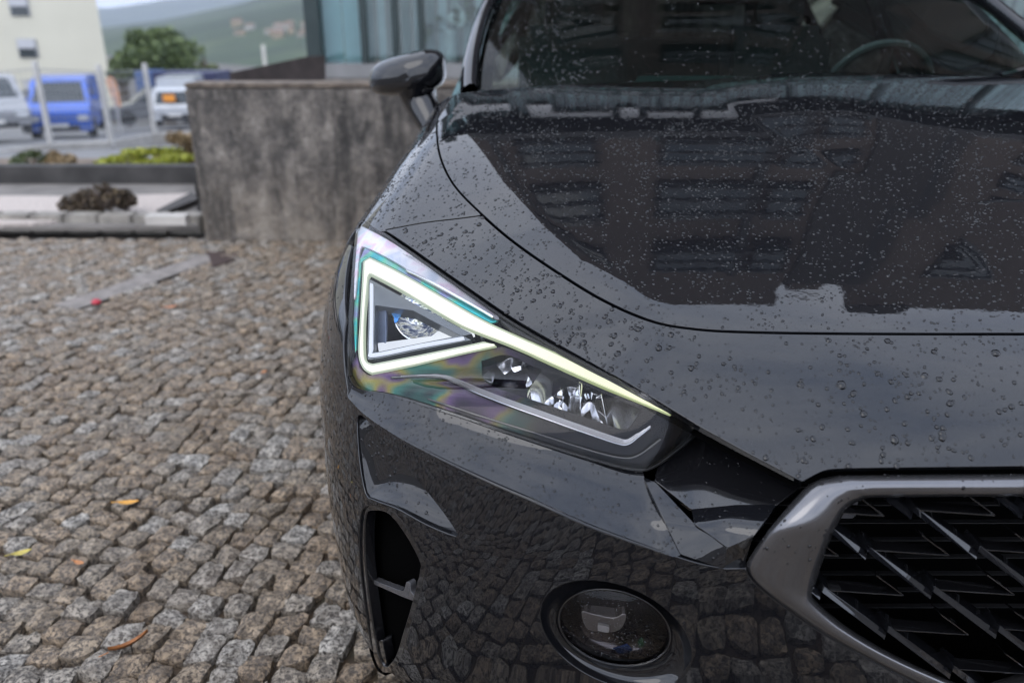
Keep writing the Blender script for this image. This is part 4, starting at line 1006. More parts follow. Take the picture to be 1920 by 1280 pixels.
# cobbles
t = NT('granite'); g_ = t.n('ShaderNodeNewGeometry'); oi = t.n('ShaderNodeObjectInfo'); p = t.pos()
rnd = t.math('FRACT', t.math('ADD', g_.outputs['Random Per Island'], oi.outputs['Random']))
base = t.ramp(rnd, [(0, (.44, .325, .215)), (.25, (.58, .44, .30)), (.5, (.50, .40, .285)), (.72, (.55, .485, .40)), (.88, (.74, .69, .61)), (1, (.47, .365, .25))])
sp1 = t.noise(p, 105, 7, .78); sp2 = t.noise(p, 30, 5, .65); sp3 = t.noise(p, 2.2, 4, .6)
c = t.mix(t.ramp(sp1, [(.455, (0, 0, 0)), (.525, (1, 1, 1))]), t.mix(.90, base, (.035, .03, .027)), base)
c = t.mix(t.ramp(sp2, [(.40, (0, 0, 0)), (.62, (1, 1, 1))]), t.mix(.62, c, (.06, .05, .042)), c)
c = t.mix(t.ramp(sp3, [(.45, (0, 0, 0)), (.75, (.35, .35, .35))]), c, (.20, .14, .09))
wet = t.ramp(t.noise(p, 60, 3), [(.35, (.20, .20, .20)), (.65, (.55, .55, .55))])
t.bsdf(Base_Color=c, Roughness=wet, Specular_IOR_Level=.5, Normal=t.bump(t.math('ADD', sp2, sp1), .95, .010)); M['granite'] = t.m
t = NT('joint_soil'); p = t.pos(); f = t.noise(p, 8, 6, .6); f2 = t.noise(p, 70, 4)
t.bsdf(Base_Color=t.mix(f2, t.ramp(f, [(.35, (.045, .032, .022)), (.55, (.12, .075, .04)), (.7, (.06, .055, .03))]), (.03, .025, .02)), Roughness=.9, Normal=t.bump(f2, .8, .01)); M['soil'] = t.m
paving = ob('cobbled_pavement', [(-6.2, -3.6, -.026), (4.2, -3.6, -.026), (4.2, 5.3, -.026), (-6.2, 5.3, -.026)], [(0, 1, 2, 3)], M['soil'], origin=(0, 0, 0)); tag(paving, kind='structure')
def cobble_verts(rg, w, l, hgt=.042):
    n = 5; e = lambda v: math.copysign(abs(v)**.9, v); V = []
    sx = rg.normal(0, .09, 4); sy = rg.normal(0, .09, 4)
    for j in range(n):
        for i in range(n):
            u, v = -1 + 2 * i / (n - 1), -1 + 2 * j / (n - 1)
            q = (sx[0] * (1 - u) * (1 - v) + sx[1] * (1 + u) * (1 - v) + sx[2] * (1 + u) * (1 + v) + sx[3] * (1 - u) * (1 + v)) / 2
            q2 = (sy[0] * (1 - u) * (1 - v) + sy[1] * (1 + u) * (1 - v) + sy[2] * (1 + u) * (1 + v) + sy[3] * (1 - u) * (1 + v)) / 2
            ed = max(abs(u), abs(v)); rc = 1 - .09 * (abs(u * v))**3
            V.append(((u * rc + q + rg.normal(0, .025)) * w / 2, (v * rc + q2 + rg.normal(0, .025)) * l / 2, (-.005 if ed > .99 else .0) + rg.normal(0, .0036) + .002 * (1 - u * u) * (1 - v * v)))
    ring = [0, 1, 2, 3, 4, 9, 14, 19, 24, 23, 22, 21, 20, 15, 10, 5]
    m_ = len(V); V += [(V[i][0] * 1.04, V[i][1] * 1.04, -hgt) for i in ring]
    T = []
    for j in range(n - 1):
        for i in range(n - 1): a_ = j * n + i; T += [(a_, a_ + 1, a_ + n + 1), (a_, a_ + n + 1, a_ + n)]
    for k in range(16): a_, b_ = ring[k], ring[(k + 1) % 16]; T += [(a_, m_ + k, m_ + (k + 1) % 16), (a_, m_ + (k + 1) % 16, b_)]
    return np.array(V), np.array(T)
crg = np.random.default_rng(5); ROT = math.radians(-14)
plc = []
pitch_ = .071
for r_ in range(-125, 125):
    s = -9.0 + crg.random() * .1
    while s < 9.0:
        l = crg.uniform(.058, .088); sc_ = s + l / 2
        off = r_ * pitch_ + .10 * math.sin(sc_ * 1.55 + 1.0) + .04 * math.sin(sc_ * 4.1)
        sl = math.atan(.155 * math.cos(sc_ * 1.55 + 1.0) + .16 * math.cos(sc_ * 4.1))
        X = off * math.cos(ROT) - sc_ * math.sin(ROT); Y = off * math.sin(ROT) + sc_ * math.cos(ROT)
        s += l + crg.uniform(.002, .008)
        if not (-5.6 < X < 3.2 and -2.6 < Y < 5.20): continue
        if X > 1.8 and Y > 1.2: continue
        plc.append((X, Y, l - .004, pitch_ * crg.uniform(.88, .98), ROT - sl + crg.normal(0, .06)))
# narrow metal drain cutting through, and its dark mouth by the wall
d0, d1 = PZ(400, 478, 0), PZ(120, 575, 0)
dv = (d1 - d0)[:2]; dL = np.linalg.norm(dv); dv /= dL; dn = np.array([-dv[1], dv[0]])
plc = [c for c in plc if not (0 < (np.array(c[:2]) - d0[:2]) @ dv < dL and abs((np.array(c[:2]) - d0[:2]) @ dn) < .10)]
plc = np.array(plc)
px_, py_ = proj(np.c_[plc[:, :2], np.zeros(len(plc))]); zc_ = plc[:, 1] * CP + 1.28 * SP
def body_px(y): return np.interp(y, [440, 560, 900, 1080, 1280], [640, 605, 610, 645, 690])
vis = (px_ > -10) & (px_ < body_px(py_)) & (py_ < 1290) & (zc_ > .3)
order = np.argsort(np.where(vis, -(1 / zc_), 1)); near_i = set(order[:min(300, int(vis.sum()))].tolist())
tmpl = []
for k in range(40):
    v_, t_ = cobble_verts(crg, 1.0, 1.0); tmpl.append((v_, t_))
cob_me = []
for v_, t_ in tmpl:
    vv = v_.copy(); vv[:, 0] *= .088; vv[:, 1] *= .095; me = mesh('cobble', vv, t_, M['granite'], False); cob_me.append(me)
VV, TT = [], []; n0 = 0
for i, (X, Y, l, w, a_) in enumerate(plc):
    k = crg.integers(40); z = crg.normal(0, .0035); tilt = crg.normal(0, .035, 2)
    if i in near_i:
        o = bpy.data.objects.new('cobble', cob_me[k]); COL.objects.link(o); o.parent = paving; o.location = (X, Y, z)
        o.rotation_euler = (tilt[0], tilt[1], a_ + (math.pi if crg.random() < .5 else 0)); o.scale = (w / .088, l / .095, 1)
    else:
        v_, t_ = tmpl[k]; v2 = v_ * [w, l, 1]; v2[:, 2] += v2[:, 0] * tilt[1] + v2[:, 1] * tilt[0]
        c_, s_ = math.cos(a_), math.sin(a_); VV.append(np.c_[v2[:, 0] * c_ - v2[:, 1] * s_ + X, v2[:, 0] * s_ + v2[:, 1] * c_ + Y, v2[:, 2] + z]); TT.append(t_ + n0); n0 += len(v_)
o = ob('cobbles', np.vstack(VV), np.vstack(TT), M['granite'], paving); o['kind'] = 'stuff'
# grit and debris in the joints
VV = []; TT = []
for k in range(9000):
    X = crg.uniform(-4.2, 0.2); Y = crg.uniform(.6, 5.1); r = crg.uniform(.0015, .006); n = len(VV); a_ = crg.random() * 6
    VV += [(X + r * math.cos(a_ + q), Y + r * math.sin(a_ + q), crg.uniform(-.024, -.004)) for q in (0, 2.1, 4.2)] + [(X, Y, -.012 + r)]
    TT += [(n, n + 1, n + 3), (n + 1, n + 2, n + 3), (n + 2, n, n + 3)]
o = ob('grit', VV, np.array(TT), simple('grit', (.16, .12, .08), .8, var=.5, vs=60), origin=(0, 0, 0)); tag(o, kind='stuff', label='loose grit and leaf crumbs scattered over the cobbles', cat='grit')
dm = simple('wet_steel', (.21, .185, .165), .7, .0, var=.35, vs=12, bump=.5)
dr_ = empty('drain_channel', 'long narrow metal drain cover crossing the cobbles towards the concrete wall', 'drain', (d0 + d1) / 2)
ang = math.atan2(dv[1], dv[0])
for k in range(7):
    c_ = np.r_[d0[:2] + dv * dL * (k + .5) / 7, -.006]; MB().box(c_, (dL / 7 - .002, .17, .008), rz=ang).build('drain_plate', dm, dr_, bevel=.002)
pit = [PZ(392, 480, .003), PZ(385, 472, .003), PZ(455, 474, .003), PZ(432, 490, .003), PZ(398, 500, .003)]
o = MB().prism([p * [1, 1, 0] + [0, 0, -.012] for p in pit], (0, 0, .016)).build('drain_mouth', simple('rusty_dark', (.045, .025, .02), .8), dr_)

# leaves on the cobbles
def leaf(px, py, L, col, name, label, cat='leaf', curl=.25, rot=0., w=.45):
    c = PZ(px, py, .012); V = []; n = 7
    for i in range(n):
        u = i / (n - 1); ww = w * L * math.sin(math.pi * min(1, u * .97 + .02))**.8 * .5; x = (u - .5) * L
        for s_ in (-1, 0, 1): V.append((x, s_ * ww, curl * L * ((u - .5)**2 * 1.2 + abs(s_) * .22)))
    R = Matrix.Rotation(rot, 3, 'Z'); V = [tuple(R @ Vector(v) + Vector(c)) for v in V]
    F_ = [(3 * i + k, 3 * i + k + 1, 3 * i + 4 + k, 3 * i + 3 + k) for i in range(n - 1) for k in (0, 1)]
    t_ = [Vector(R @ Vector((x, 0, .1 * L))) + Vector(c) for x in (-.5 * L, -.75 * L)]
    root = empty(name, label, cat, c); m_ = simple('leaf_' + name + str(px), col, .5, var=.3, vs=90)
    ob('blade', V, F_, m_, root, True); MB().tube(t_, .0015, 4).build('stalk', m_, root)
leaf(240, 943, .062, (.62, .30, .04), 'fallen_leaf', 'bright orange fallen leaf lying flat on the cobbles, largest of the leaves', rot=.1, w=.36)
leaf(243, 1210, .085, (.33, .13, .04), 'fallen_leaf', 'thin curled brown leaf lying on the nearest cobbles', rot=.75, w=.12, curl=.5)
leaf(40, 1037, .05, (.45, .36, .07), 'fallen_leaf', 'pale yellow leaf by the left edge of the cobbles', rot=.5)
leaf(320, 576, .06, (.5, .17, .05), 'fallen_leaf', 'small rust orange leaf on the far cobbles right of the drain cover', rot=0.3)
leaf(494, 698, .035, (.45, .17, .05), 'fallen_leaf', 'tiny orange brown leaf on the cobbles beside the headlight', rot=1.2)
leaf(148, 1055, .035, (.40, .16, .05), 'fallen_leaf', 'small brown leaf right of the pale yellow leaf', rot=-.4)
MB().lathe([(.005, 0), (.020, .004), (.025, .012), (.016, .022), (.004, .028)], tuple(PZ(181, 570, .02)), 'Z', 10).build('red_litter', simple('red_plastic', (.45, .03, .05), .35, var=.3, vs=40), smooth=True)
tag(bpy.data.objects['red_litter'], 'small crushed red plastic cap lying on the drain cover', 'litter')

# ---- concrete wall and the terrace behind it
t = NT('stained_concrete'); p = t.pos(); ps_ = t.pos((1, 1, .7)); n_a = t.noise(ps_, 9.0, 9, .78, .1); n_b = t.noise(p, 16, 8, .75); n_c = t.noise(t.pos((1, 1, .16)), 9, 6, .65)
sep = t.n('ShaderNodeSeparateXYZ', {0: t.n('ShaderNodeNewGeometry').outputs['Position']})
hgt_ = t.n('ShaderNodeMapRange', {'Value': sep.outputs['Z'], 'From Min': .05, 'From Max': .55}).outputs[0]
lo = t.ramp(n_a, [(.30, (.16, .13, .105)), (.45, (.31, .26, .21)), (.6, (.45, .39, .32)), (.75, (.55, .48, .40))])
hi = t.ramp(n_a, [(.36, (.06, .056, .052)), (.46, (.15, .136, .125)), (.54, (.27, .24, .21)), (.66, (.48, .43, .38))])
c = t.mix(t.math('ADD', hgt_, t.math('MULTIPLY', t.math('SUBTRACT', n_b, .5), 1.2)), lo, hi)
c = t.mix(t.ramp(n_c, [(.38, (.75, .75, .75)), (.52, (0, 0, 0))]), c, (.04, .037, .035))
c = t.mix(t.ramp(n_b, [(.53, (0, 0, 0)), (.62, (.6, .6, .6))]), c, (.34, .30, .26)); c = t.mix(t.ramp(t.noise(p, 5, 7, .75), [(.47, (0, 0, 0)), (.56, (.35, .35, .35))]), c, (.055, .05, .047))
t.bsdf(Base_Color=c, Roughness=.8, Normal=t.bump(t.math('ADD', n_b, n_a), 1.0, .04)); M['conc'] = t.m
wl = PT(385, 452, 5.14); wallL = wl[0]
wall = empty('concrete_wall', 'dark stained concrete retaining wall standing behind the car', 'wall', (2, 5.3, 0))
MB().box((wallL + 4.5, 5.29, .475), (9, .3, .97)).build('wall_body', M['conc'], wall, bevel=.012)
MB().box((wallL + 4.5, 5.29, .972), (9.004, .304, .03)).build('coping', simple('mossy_coping', (.15, .12, .095), .85, var=.5, vs=14, bump=.5), wall, bevel=.01)
MB().box((wallL + 4.5, 7.0, .44), (8.9, 3.1, .88)).build('terrace', M['conc']); tag(bpy.data.objects['terrace'], kind='structure')
# sloping ramp parapet rising to the shop
a_, b_, c_, d_ = PT(430, 137, 6.4), PT(576, 106, 7.3), PT(576, 140, 7.3), PT(430, 140, 6.4)
MB().prism([a_, b_, c_ * [1, 1, 0] + [0, 0, .86], d_ * [1, 1, 0] + [0, 0, .86]], (.1, .25, 0)).build('ramp_parapet', simple('dark_render', (.07, .055, .05), .85, var=.3, vs=8)); tag(bpy.data.objects['ramp_parapet'], 'low dark sloping parapet behind the wall, left of the glass shop', 'parapet')
# drain spout, step and kerb to the left of the wall
k0, k1 = PZ(-200, 432, .0), PZ(378, 436, .0)
kerb = empty('kerb', 'pale stone kerb along the edge of the cobbles left of the wall', 'kerb', (k0 + k1) / 2)
nk = 9
for k in range(nk):
    a_ = k0 + (k1 - k0) * k / nk; b_ = k0 + (k1 - k0) * (k + 1) / nk; c_ = (a_ + b_) / 2
    MB().box((c_[0], c_[1] + .09, .045), (np.linalg.norm(b_ - a_) - .012, .14, .13), rz=math.atan2((b_ - a_)[1], (b_ - a_)[0])).build('kerb_stone', simple('kerb_stone', (.26, .24, .21), .75, var=.35, vs=9, bump=.4) if k == 0 else bpy.data.materials['kerb_stone'], kerb, bevel=.01)
def zpoly(name, pts, z, mat, th=.03): return MB().prism([PZ(x, y, z) for x, y in pts], (0, 0, -th)).build(name, mat)
tag(zpoly('footpath', [(-200, 424), (372, 424), (365, 345), (-200, 345)], .055, simple('path_grey', (.17, .155, .14), .8, var=.3, vs=3)), kind='structure')
gm = simple('pink_white_gravel', (.47, .41, .37), .85, var=.35, vs=70, bump=.8)
tag(zpoly('gravel_bed', [(-150, 366), (232, 368), (150, 408), (60, 418), (-150, 420)], .075, gm), 'pale pink gravel bed at the far left, left of the dark bush', 'gravel bed', kind='stuff')
tag(zpoly('gravel_bed', [(232, 366), (364, 362), (300, 400), (225, 404)], .075, gm), 'small pale gravel bed between the dark bush and the wall', 'gravel bed', kind='stuff')
em = simple('dark_edging', (.05, .045, .042), .8)
MB().prism([PZ(122, 414, .07), PZ(130, 414, .07), PZ(240, 368, .07), PZ(234, 368, .07)], (0, 0, .02)).build('bed_edging', em); tag(bpy.data.objects['bed_edging'], 'dark edging strip between the two gravel beds beside the bush', 'edging')
MB().prism([PZ(294, 402, .07), PZ(312, 404, .07), PZ(372, 380, .07), PZ(362, 366, .07)], (0, 0, .03)).build('bed_edging', em); tag(bpy.data.objects['bed_edging.001'], 'dark edging strip right of the small gravel bed, next to the wall', 'edging')
o = MB().box(PZ(315, 411, .14) , (.26, .09, .06)).build('stone_block', simple('white_stone', (.5, .47, .43), .7)); tag(o, 'white stone block lying on the kerb near the wall', 'stone')
# long dark low wall
a_ = PT(-300, 345, 7.0); o = MB().box((-5.6, 7.05, .09), (7.6, .14, .22)).build('low_wall', simple('low_wall_dark', (.045, .042, .04), .8, var=.4, vs=5)); tag(o, 'long very low black wall behind the gravel beds', 'low wall')
zl = PT(120, 306, 7.3)
tag(MB().box((-5.2, 8.05, -.12), (7.4, 1.8, .20)).build('planting_bed', simple('bed_soil', (.15, .115, .085), .9, var=.4, vs=4)), kind='structure')

# foliage
def leafmat(name, c1, c2, c3):
    t = NT(name); g_ = t.n('ShaderNodeNewGeometry'); p = t.pos(); f = t.math('ADD', t.math('MULTIPLY', g_.outputs['Random Per Island'], .6), t.math('MULTIPLY', t.noise(p, 1.2, 3), .5))
    t.bsdf(Base_Color=t.ramp(f, [(.2, c1), (.5, c2), (.85, c3)]), Roughness=.6); return t.m
def leaves(name, c, rad, n, size, mat, parent, seed, flat=0., lumps=7, lo=-.6):
    rg = np.random.default_rng(seed); c = np.array(c, float); rad = np.array(rad, float)
    L = rg.normal(0, .5, (lumps, 3)); L /= np.maximum(1, np.linalg.norm(L, axis=1, keepdims=True) * 1.15); L[:, 2] = np.maximum(L[:, 2], lo)
    k = rg.integers(lumps, size=n); d = rg.normal(0, 1, (n, 3)); d /= np.linalg.norm(d, axis=1, keepdims=True)
    rr = rg.random(n)**.4 * rg.uniform(.30, .5, lumps)[k]; P_ = c + (L[k] + d * rr[:, None]) * rad
    a = rg.normal(0, 1, (n, 3)); a /= np.linalg.norm(a, axis=1, keepdims=True); b = np.cross(a, rg.normal(0, 1, (n, 3))); b /= np.linalg.norm(b, axis=1, keepdims=True)
    s_ = size * rg.uniform(.6, 1.3, (n, 1)); V = np.stack([P_ - a * s_, P_ + b * s_ * .5, P_ + a * s_, P_ - b * s_ * .5], 1).reshape(-1, 3)
    return ob(name, V, (np.arange(n)[:, None] * 4 + np.arange(4)), mat, parent)
def bush(name, px, py, Y, rad, n, size, mat, label, cat='bush', seed=1, group=None):
    c = PT(px, py, Y); root = empty(name, label, cat, (c[0], c[1], c[2] - rad[2]), group)
    leaves('foliage', c, rad, n, size, mat, root, seed)
    m = MB()
    for k in range(4):
        a = k * 1.6; m.tube([(c[0], c[1], c[2] - rad[2] * 1.1), (c[0] + math.cos(a) * rad[0] * .4, c[1] + math.sin(a) * rad[1] * .4, c[2] + rad[2] * .3)], [.012, .004], 5)
    m.build('stems', M['bark'], root)
M['bark'] = simple('bark', (.09, .07, .05), .9)
lm_dark = leafmat('leaf_purple_dark', (.035, .028, .02), (.08, .055, .04), (.16, .12, .07))
lm_yel = leafmat('leaf_yellow_green', (.16, .18, .02), (.30, .34, .03), (.42, .40, .06)); lm_dry = leafmat('leaf_dry', (.12, .08, .04), (.26, .18, .09), (.35, .27, .15))
lm_grn = leafmat('leaf_green', (.025, .04, .015), (.06, .085, .03), (.12, .14, .05))
bush('dark_bush', 180, 370, 5.68, (.22, .16, .19), 3200, .022, lm_dark, 'dark purple brown bush between the two gravel beds', seed=3)
bush('yellow_shrub', 295, 297, 7.7, (.42, .22, .075), 2600, .022, lm_yel, 'bright yellow green shrub in front of the wall corner', 'shrub', seed=4)
bush('yellow_shrub', 232, 300, 7.6, (.26, .2, .045), 1400, .02, lm_yel, 'lower yellow green shrub left of the brightest shrub', 'shrub', seed=5)
bush('dry_shrub', 325, 283, 8.1, (.30, .3, .16), 1500, .03, lm_dry, 'dry brown shrub behind the yellow shrub, next to the wall', 'shrub', seed=6)
bush('dry_shrub', 110, 298, 7.8, (.22, .2, .12), 1000, .028, lm_dry, 'dry straw coloured tuft behind the low black wall', 'shrub', seed=7)
bush('green_shrub', 55, 302, 7.7, (.18, .2, .09), 900, .025, lm_grn, 'small green shrub at the far left behind the low black wall', 'shrub', seed=8)

# ---- fence on its pale kerb
fn = empty('wire_fence', 'wire fence on pale concrete posts in front of the parked cars', 'fence', PT(150, 285, 17.5))
pm = simple('pale_post', (.55, .54, .52), .7)
fa, fb_ = PT(-170, 318, 15.4), PT(352, 236, 22.0)
posts = [(96, 272, 17.0), (209, 268, 18.3), (291, 252, 20.2), (-60, 296, 15.8)]
tops = []
for x, y, Y in posts:
    b_ = PT(x, y, Y); tops.append(b_); MB().box(b_ + [0, 0, .78], (.10, .10, 1.75)).build('fence_post', pm, fn, bevel=.02)
tops = sorted(tops, key=lambda v: v[0])
m = MB(); 
for a_, b_ in zip(tops[:-1], tops[1:]):
    for h_ in np.linspace(.15, 1.5, 8): m.tube([a_ + [0, 0, h_], b_ + [0, 0, h_]], .008, 4)
    for q in np.linspace(0, 1, 16): p_ = a_ + (b_ - a_) * q; m.tube([p_ + [0, 0, .1], p_ + [0, 0, 1.5]], .006, 4)
o = m.build('wire_mesh', simple('galvanised', (.3, .31, .32), .5, .5), fn); o['kind'] = 'stuff'
m = MB()
a_, b_ = tops[0], tops[-1]; q_ = [tops[0] + [-3, -1, .05]] + [p_ + [0, -.1, .0] for p_ in tops] + [tops[-1] + [3, 1.6, 0]]
for a_, b_ in zip(q_[:-1], q_[1:]): m.prism([a_ + [0, 0, -.7], b_ + [0, 0, -.7], b_ + [0, 0, .03], a_ + [0, 0, .03]], (0, .3, 0))
o = m.build('fence_footing', simple('pale_concrete', (.42, .40, .37), .8, var=.2), fn)

# ---- parked vehicles in the car park
gl_m = simple('car_glass', (.02, .03, .035), .08, 0, .5)
def vehicle(name, label, x, y, z, rz, L, Wd, H, prof, col, cat='car', lamp=True):
    """prof: side outline (y along car from front, z) ; front faces -Y before rotation"""
    root = empty(name, label, cat, (x, y, z)); R = Matrix.Rotation(rz, 3, 'Z'); w2 = Wd / 2
    body = simple('paint_' + name + str(int(x * 10)), col, .35, .1, .7, var=.05)
    def put(m): m.V = [tuple(R @ Vector(v) + Vector((x, y, z))) for v in m.V]; return m
    belt = prof['belt']; V = []; out = prof['out']; n = len(out)
    for s_ in (-1, 1):
        for (yy, zz) in out:
            inn = 0 if zz <= belt else (zz - belt) * .22; V.append((s_ * (w2 - inn), yy * L, zz * H if zz > 1 else zz * H))
    F_ = [tuple(range(n))[::-1], tuple(range(n, 2 * n))] + [(i, (i + 1) % n, n + (i + 1) % n, n + i) for i in range(n)]
    m = MB(); m.add(V, F_); put(m).build('body', body, root, True, bevel=.04)
    y0, z0, y1, z1 = prof['ws']; m = MB(); q = .012
    m.add([(-w2 + .12, y0 * L - q, z0 * H), (w2 - .12, y0 * L - q, z0 * H), (w2 - .26, y1 * L - q * 2, z1 * H), (-w2 + .26, y1 * L - q * 2, z1 * H), (-w2 + .12, y0 * L + .05, z0 * H - .03), (w2 - .12, y0 * L + .05, z0 * H - .03), (w2 - .26, y1 * L + .05, z1 * H - .03), (-w2 + .26, y1 * L + .05, z1 * H - .03)], [(0, 1, 2, 3), (4, 7, 6, 5), (0, 4, 5, 1), (1, 5, 6, 2), (2, 6, 7, 3), (3, 7, 4, 0)])
    put(m).build('windscreen', gl_m, root)
    for s_ in (-1, 1):
        for (ya, yb) in prof['sw']:
            za, zb_ = (z0 + .02) * H, (z1 - .03) * H; i1 = (zb_ / H - belt) * .22; m = MB(); xx = s_ * (w2 + .006)
            m.prism([(xx, ya[0] * L, za), (xx, yb[0] * L, za), (xx - s_ * i1, yb[1] * L, zb_), (xx - s_ * i1, ya[1] * L, zb_)], (-s_ * .03, 0, 0)); put(m).build('side_window', gl_m, root)
        m = MB().box((s_ * (w2 - .2), .03, .38 * H), (.34, .12, .12 * H)); put(m).build('headlight', simple('lamp_clear', (.6, .62, .65), .15) if 'lamp_clear' not in bpy.data.materials else bpy.data.materials['lamp_clear'], root, True, bevel=.03)
        m = MB().box((s_ * (w2 + .09), z0 * 0 + (y0 + .05) * L, (z0 + .05) * H), (.18, .1, .14)); put(m).build('side_mirror', body, root, True, bevel=.03)
        for yy in (.19, .80):
            wr = .31 if H < 1.7 else .34
            m = MB(); m.lathe([(wr * .62, -.11), (wr * .95, -.11), (wr, -.07), (wr, .07), (wr * .95, .11), (wr * .62, .11)], (s_ * (w2 - .09), yy * L, wr), 'X', 20); put(m).build('wheel', M['rubber'], root, True)
            m = MB(); m.lathe([(wr * .6, -.02), (wr * .5, .0), (.05, .02)], (s_ * (w2 + .0), yy * L, wr), 'X', 12); put(m).build('hubcap', M['satin'] if 'hubm' not in M else M['hubm'], root, True)
    m = MB().box((0, -.008, .22 * H), (Wd * .62, .05, .10 * H)); put(m).build('grille', M['black'], root)
    m = MB().box((0, -.03, .27 * H), (.5, .02, .11)); put(m).build('number_plate', simple('plate_white', (.7, .7, .68), .5) if 'plate_white' not in bpy.data.materials else bpy.data.materials['plate_white'], root)
    return root
VAN = dict(belt=.56, out=[(.0, .16), (.0, .46), (.03, .52), (.17, .60), (.33, .95), (.40, 1.0), (.96, 1.0), (1.0, .92), (1.0, .16)], ws=(.175, .61, .325, .93), sw=[((.24, .35), (.44, .44))])
CAR = dict(belt=.62, out=[(.0, .18), (.0, .42), (.03, .5), (.26, .62), (.42, .96), (.48, 1.0), (.74, .98), (.92, .70), (1.0, .66), (1.0, .2)], ws=(.265, .63, .415, .94), sw=[((.34, .45), (.56, .56)), ((.58, .58), (.82, .74))])
TRK = dict(belt=.5, out=[(.0, .14), (.0, .40), (.03, .47), (.06, .76), (.10, .80), (.3, .80), (.3, 1.0), (1.0, 1.0), (1.0, .2), (.3, .2)], ws=(.033, .48, .062, .74), sw=[((.08, .10), (.2, .2))])
gv = lambda px, py, Y: PT(px, py, Y)
p_ = gv(118, 266, 25.); vehicle('blue_van', 'bright blue delivery van parked behind the wire fence, facing the camera', p_[0], p_[1], p_[2], math.radians(20), 4.0, 1.75, 1.80, VAN, (.03, .12, .55), 'van')
p_ = gv(-5, 260, 21.); vehicle('silver_car', 'silver hatchback parked left of the blue van', p_[0], p_[1], p_[2], math.radians(35), 4.1, 1.74, 1.48, CAR, (.26, .27, .29))
p_ = gv(205, 236, 33.); vehicle('grey_car', 'dark grey hatchback parked between the blue van and the white truck', p_[0], p_[1], p_[2], math.radians(-62), 3.6, 1.6, 1.4, CAR, (.12, .125, .135))
p_ = gv(332, 240, 33.); tr_ = vehicle('white_truck', 'white box truck with an orange panel standing beside the wall end', p_[0], p_[1], p_[2], math.radians(14), 4.6, 1.7, 1.85, TRK, (.48, .50, .52), 'truck')
orange = simple('orange_sign', (.85, .33, .05), .5)
q_ = gv(317, 184, 32.7); MB().box(q_, (.5, .05, .3)).build('orange_panel', orange, tr_, bevel=.05)
# navy container with white lettering, banner
nv = simple('navy_panel', (.03, .035, .09), .6)
q0, q1 = gv(283, 136, 38.5), gv(352, 136, 38.5); zb_ = gv(300, 222, 38.5)[2]
cont = empty('container', 'dark navy site container with white lettering behind the white truck', 'container', ((q0[0] + q1[0]) / 2, 39, zb_))
MB().box(((q0[0] + q1[0]) / 2 + .6, 39.75, (q0[2] + zb_) / 2), (q1[0] - q0[0] + 1.2, 2.4, q0[2] - zb_)).build('container_body', nv, cont, bevel=.03)
for k in range(8):
    MB().box((q0[0] + .15 + k * .34, 38.5, (q0[2] + zb_) / 2), (.08, .04, q0[2] - zb_ - .3)).build('corrugation', nv, cont)
for k in range(5):
    c_ = gv(306 + k * 7.5, 149, 38.35); MB().box(c_, (.14, .03, .21 if k % 2 else .16)).build('lettering', simple('white_letter', (.7, .7, .72), .6) if k == 0 else bpy.data.materials['white_letter'], cont)
q0, q1 = gv(248, 134, 40.), gv(282, 134, 40.); zb_ = gv(260, 215, 40.)[2]
o = MB().box(((q0[0] + q1[0]) / 2, 41, (q0[2] + zb_) / 2), (q1[0] - q0[0], 1.8, q0[2] - zb_)).build('container', simple('blue_panel', (.06, .11, .25), .6), bevel=.03); tag(o, 'mid blue container left of the navy one', 'container')
c0 = gv(219, 200, 27.); c1 = gv(208, 150, 27.)
fl_ = empty('banner', 'orange feather banner leaning beside the cream building', 'banner', c0)
MB().tube([c0 + [0, 0, -.9], c0, c1], .03, 6).build('pole', pm, fl_); m = MB(); m.prism([c0 + [-.05, 0, 0], c0 + [.15, 0, 0], c1 + [.12, 0, 0], c1 + [-.02, 0, .1], c1 + [-.18, 0, 0]], (0, .03, 0)); m.build('cloth', simple('orange_cloth', (.75, .38, .22), .7), fl_)

# ---- cream apartment block
bb_ = empty('apartment_building', 'cream coloured apartment block with small shuttered windows, top left', 'building', PT(60, 205, 55))
cm = simple('cream_render', (.62, .60, .50), .8, var=.05, vs=.3)
e1 = PT(213, 190, 55.); zt = 16.; zb0 = gz(55) - .5
MB().prism([(e1[0] - 26, 55, zb0), (e1[0], 55, zb0), (e1[0] - 7.5, 67, zb0), (e1[0] - 26, 67, zb0)], (0, 0, zt - zb0)).build('wall', cm, bb_)
MB().prism([(e1[0] - 26.3, 54.7, zt), (e1[0] + .3, 54.7, zt), (e1[0] - 7.3, 67.3, zt), (e1[0] - 26.3, 67.3, zt)], (0, 0, .4)).build('roof', simple('roof_slab', (.3, .28, .26), .8), bb_)
for (x, y) in ((36, 12), (52, 91), (65, 168), (36 - 250, 12), (52 - 225, 91), (65 - 200, 168), (20, -70)):
    c_ = PT(x, y, 54.97); fr = MB().box(c_, (1.25, .12, 1.15)).build('window', simple('window_frame_grey', (.35, .36, .38), .5) if 'window_frame_grey' not in bpy.data.materials else bpy.data.materials['window_frame_grey'], bb_)
    MB().box(c_ + [0, -.08, .27], (1.1, .05, .52)).build('shutter', simple('shutter_pale', (.5, .51, .54), .6) if 'shutter_pale' not in bpy.data.materials else bpy.data.materials['shutter_pale'], fr)
    MB().box(c_ + [0, -.07, -.29], (1.1, .03, .5)).build('pane', gl_m, fr)
c_ = PT(40, 235, 48)
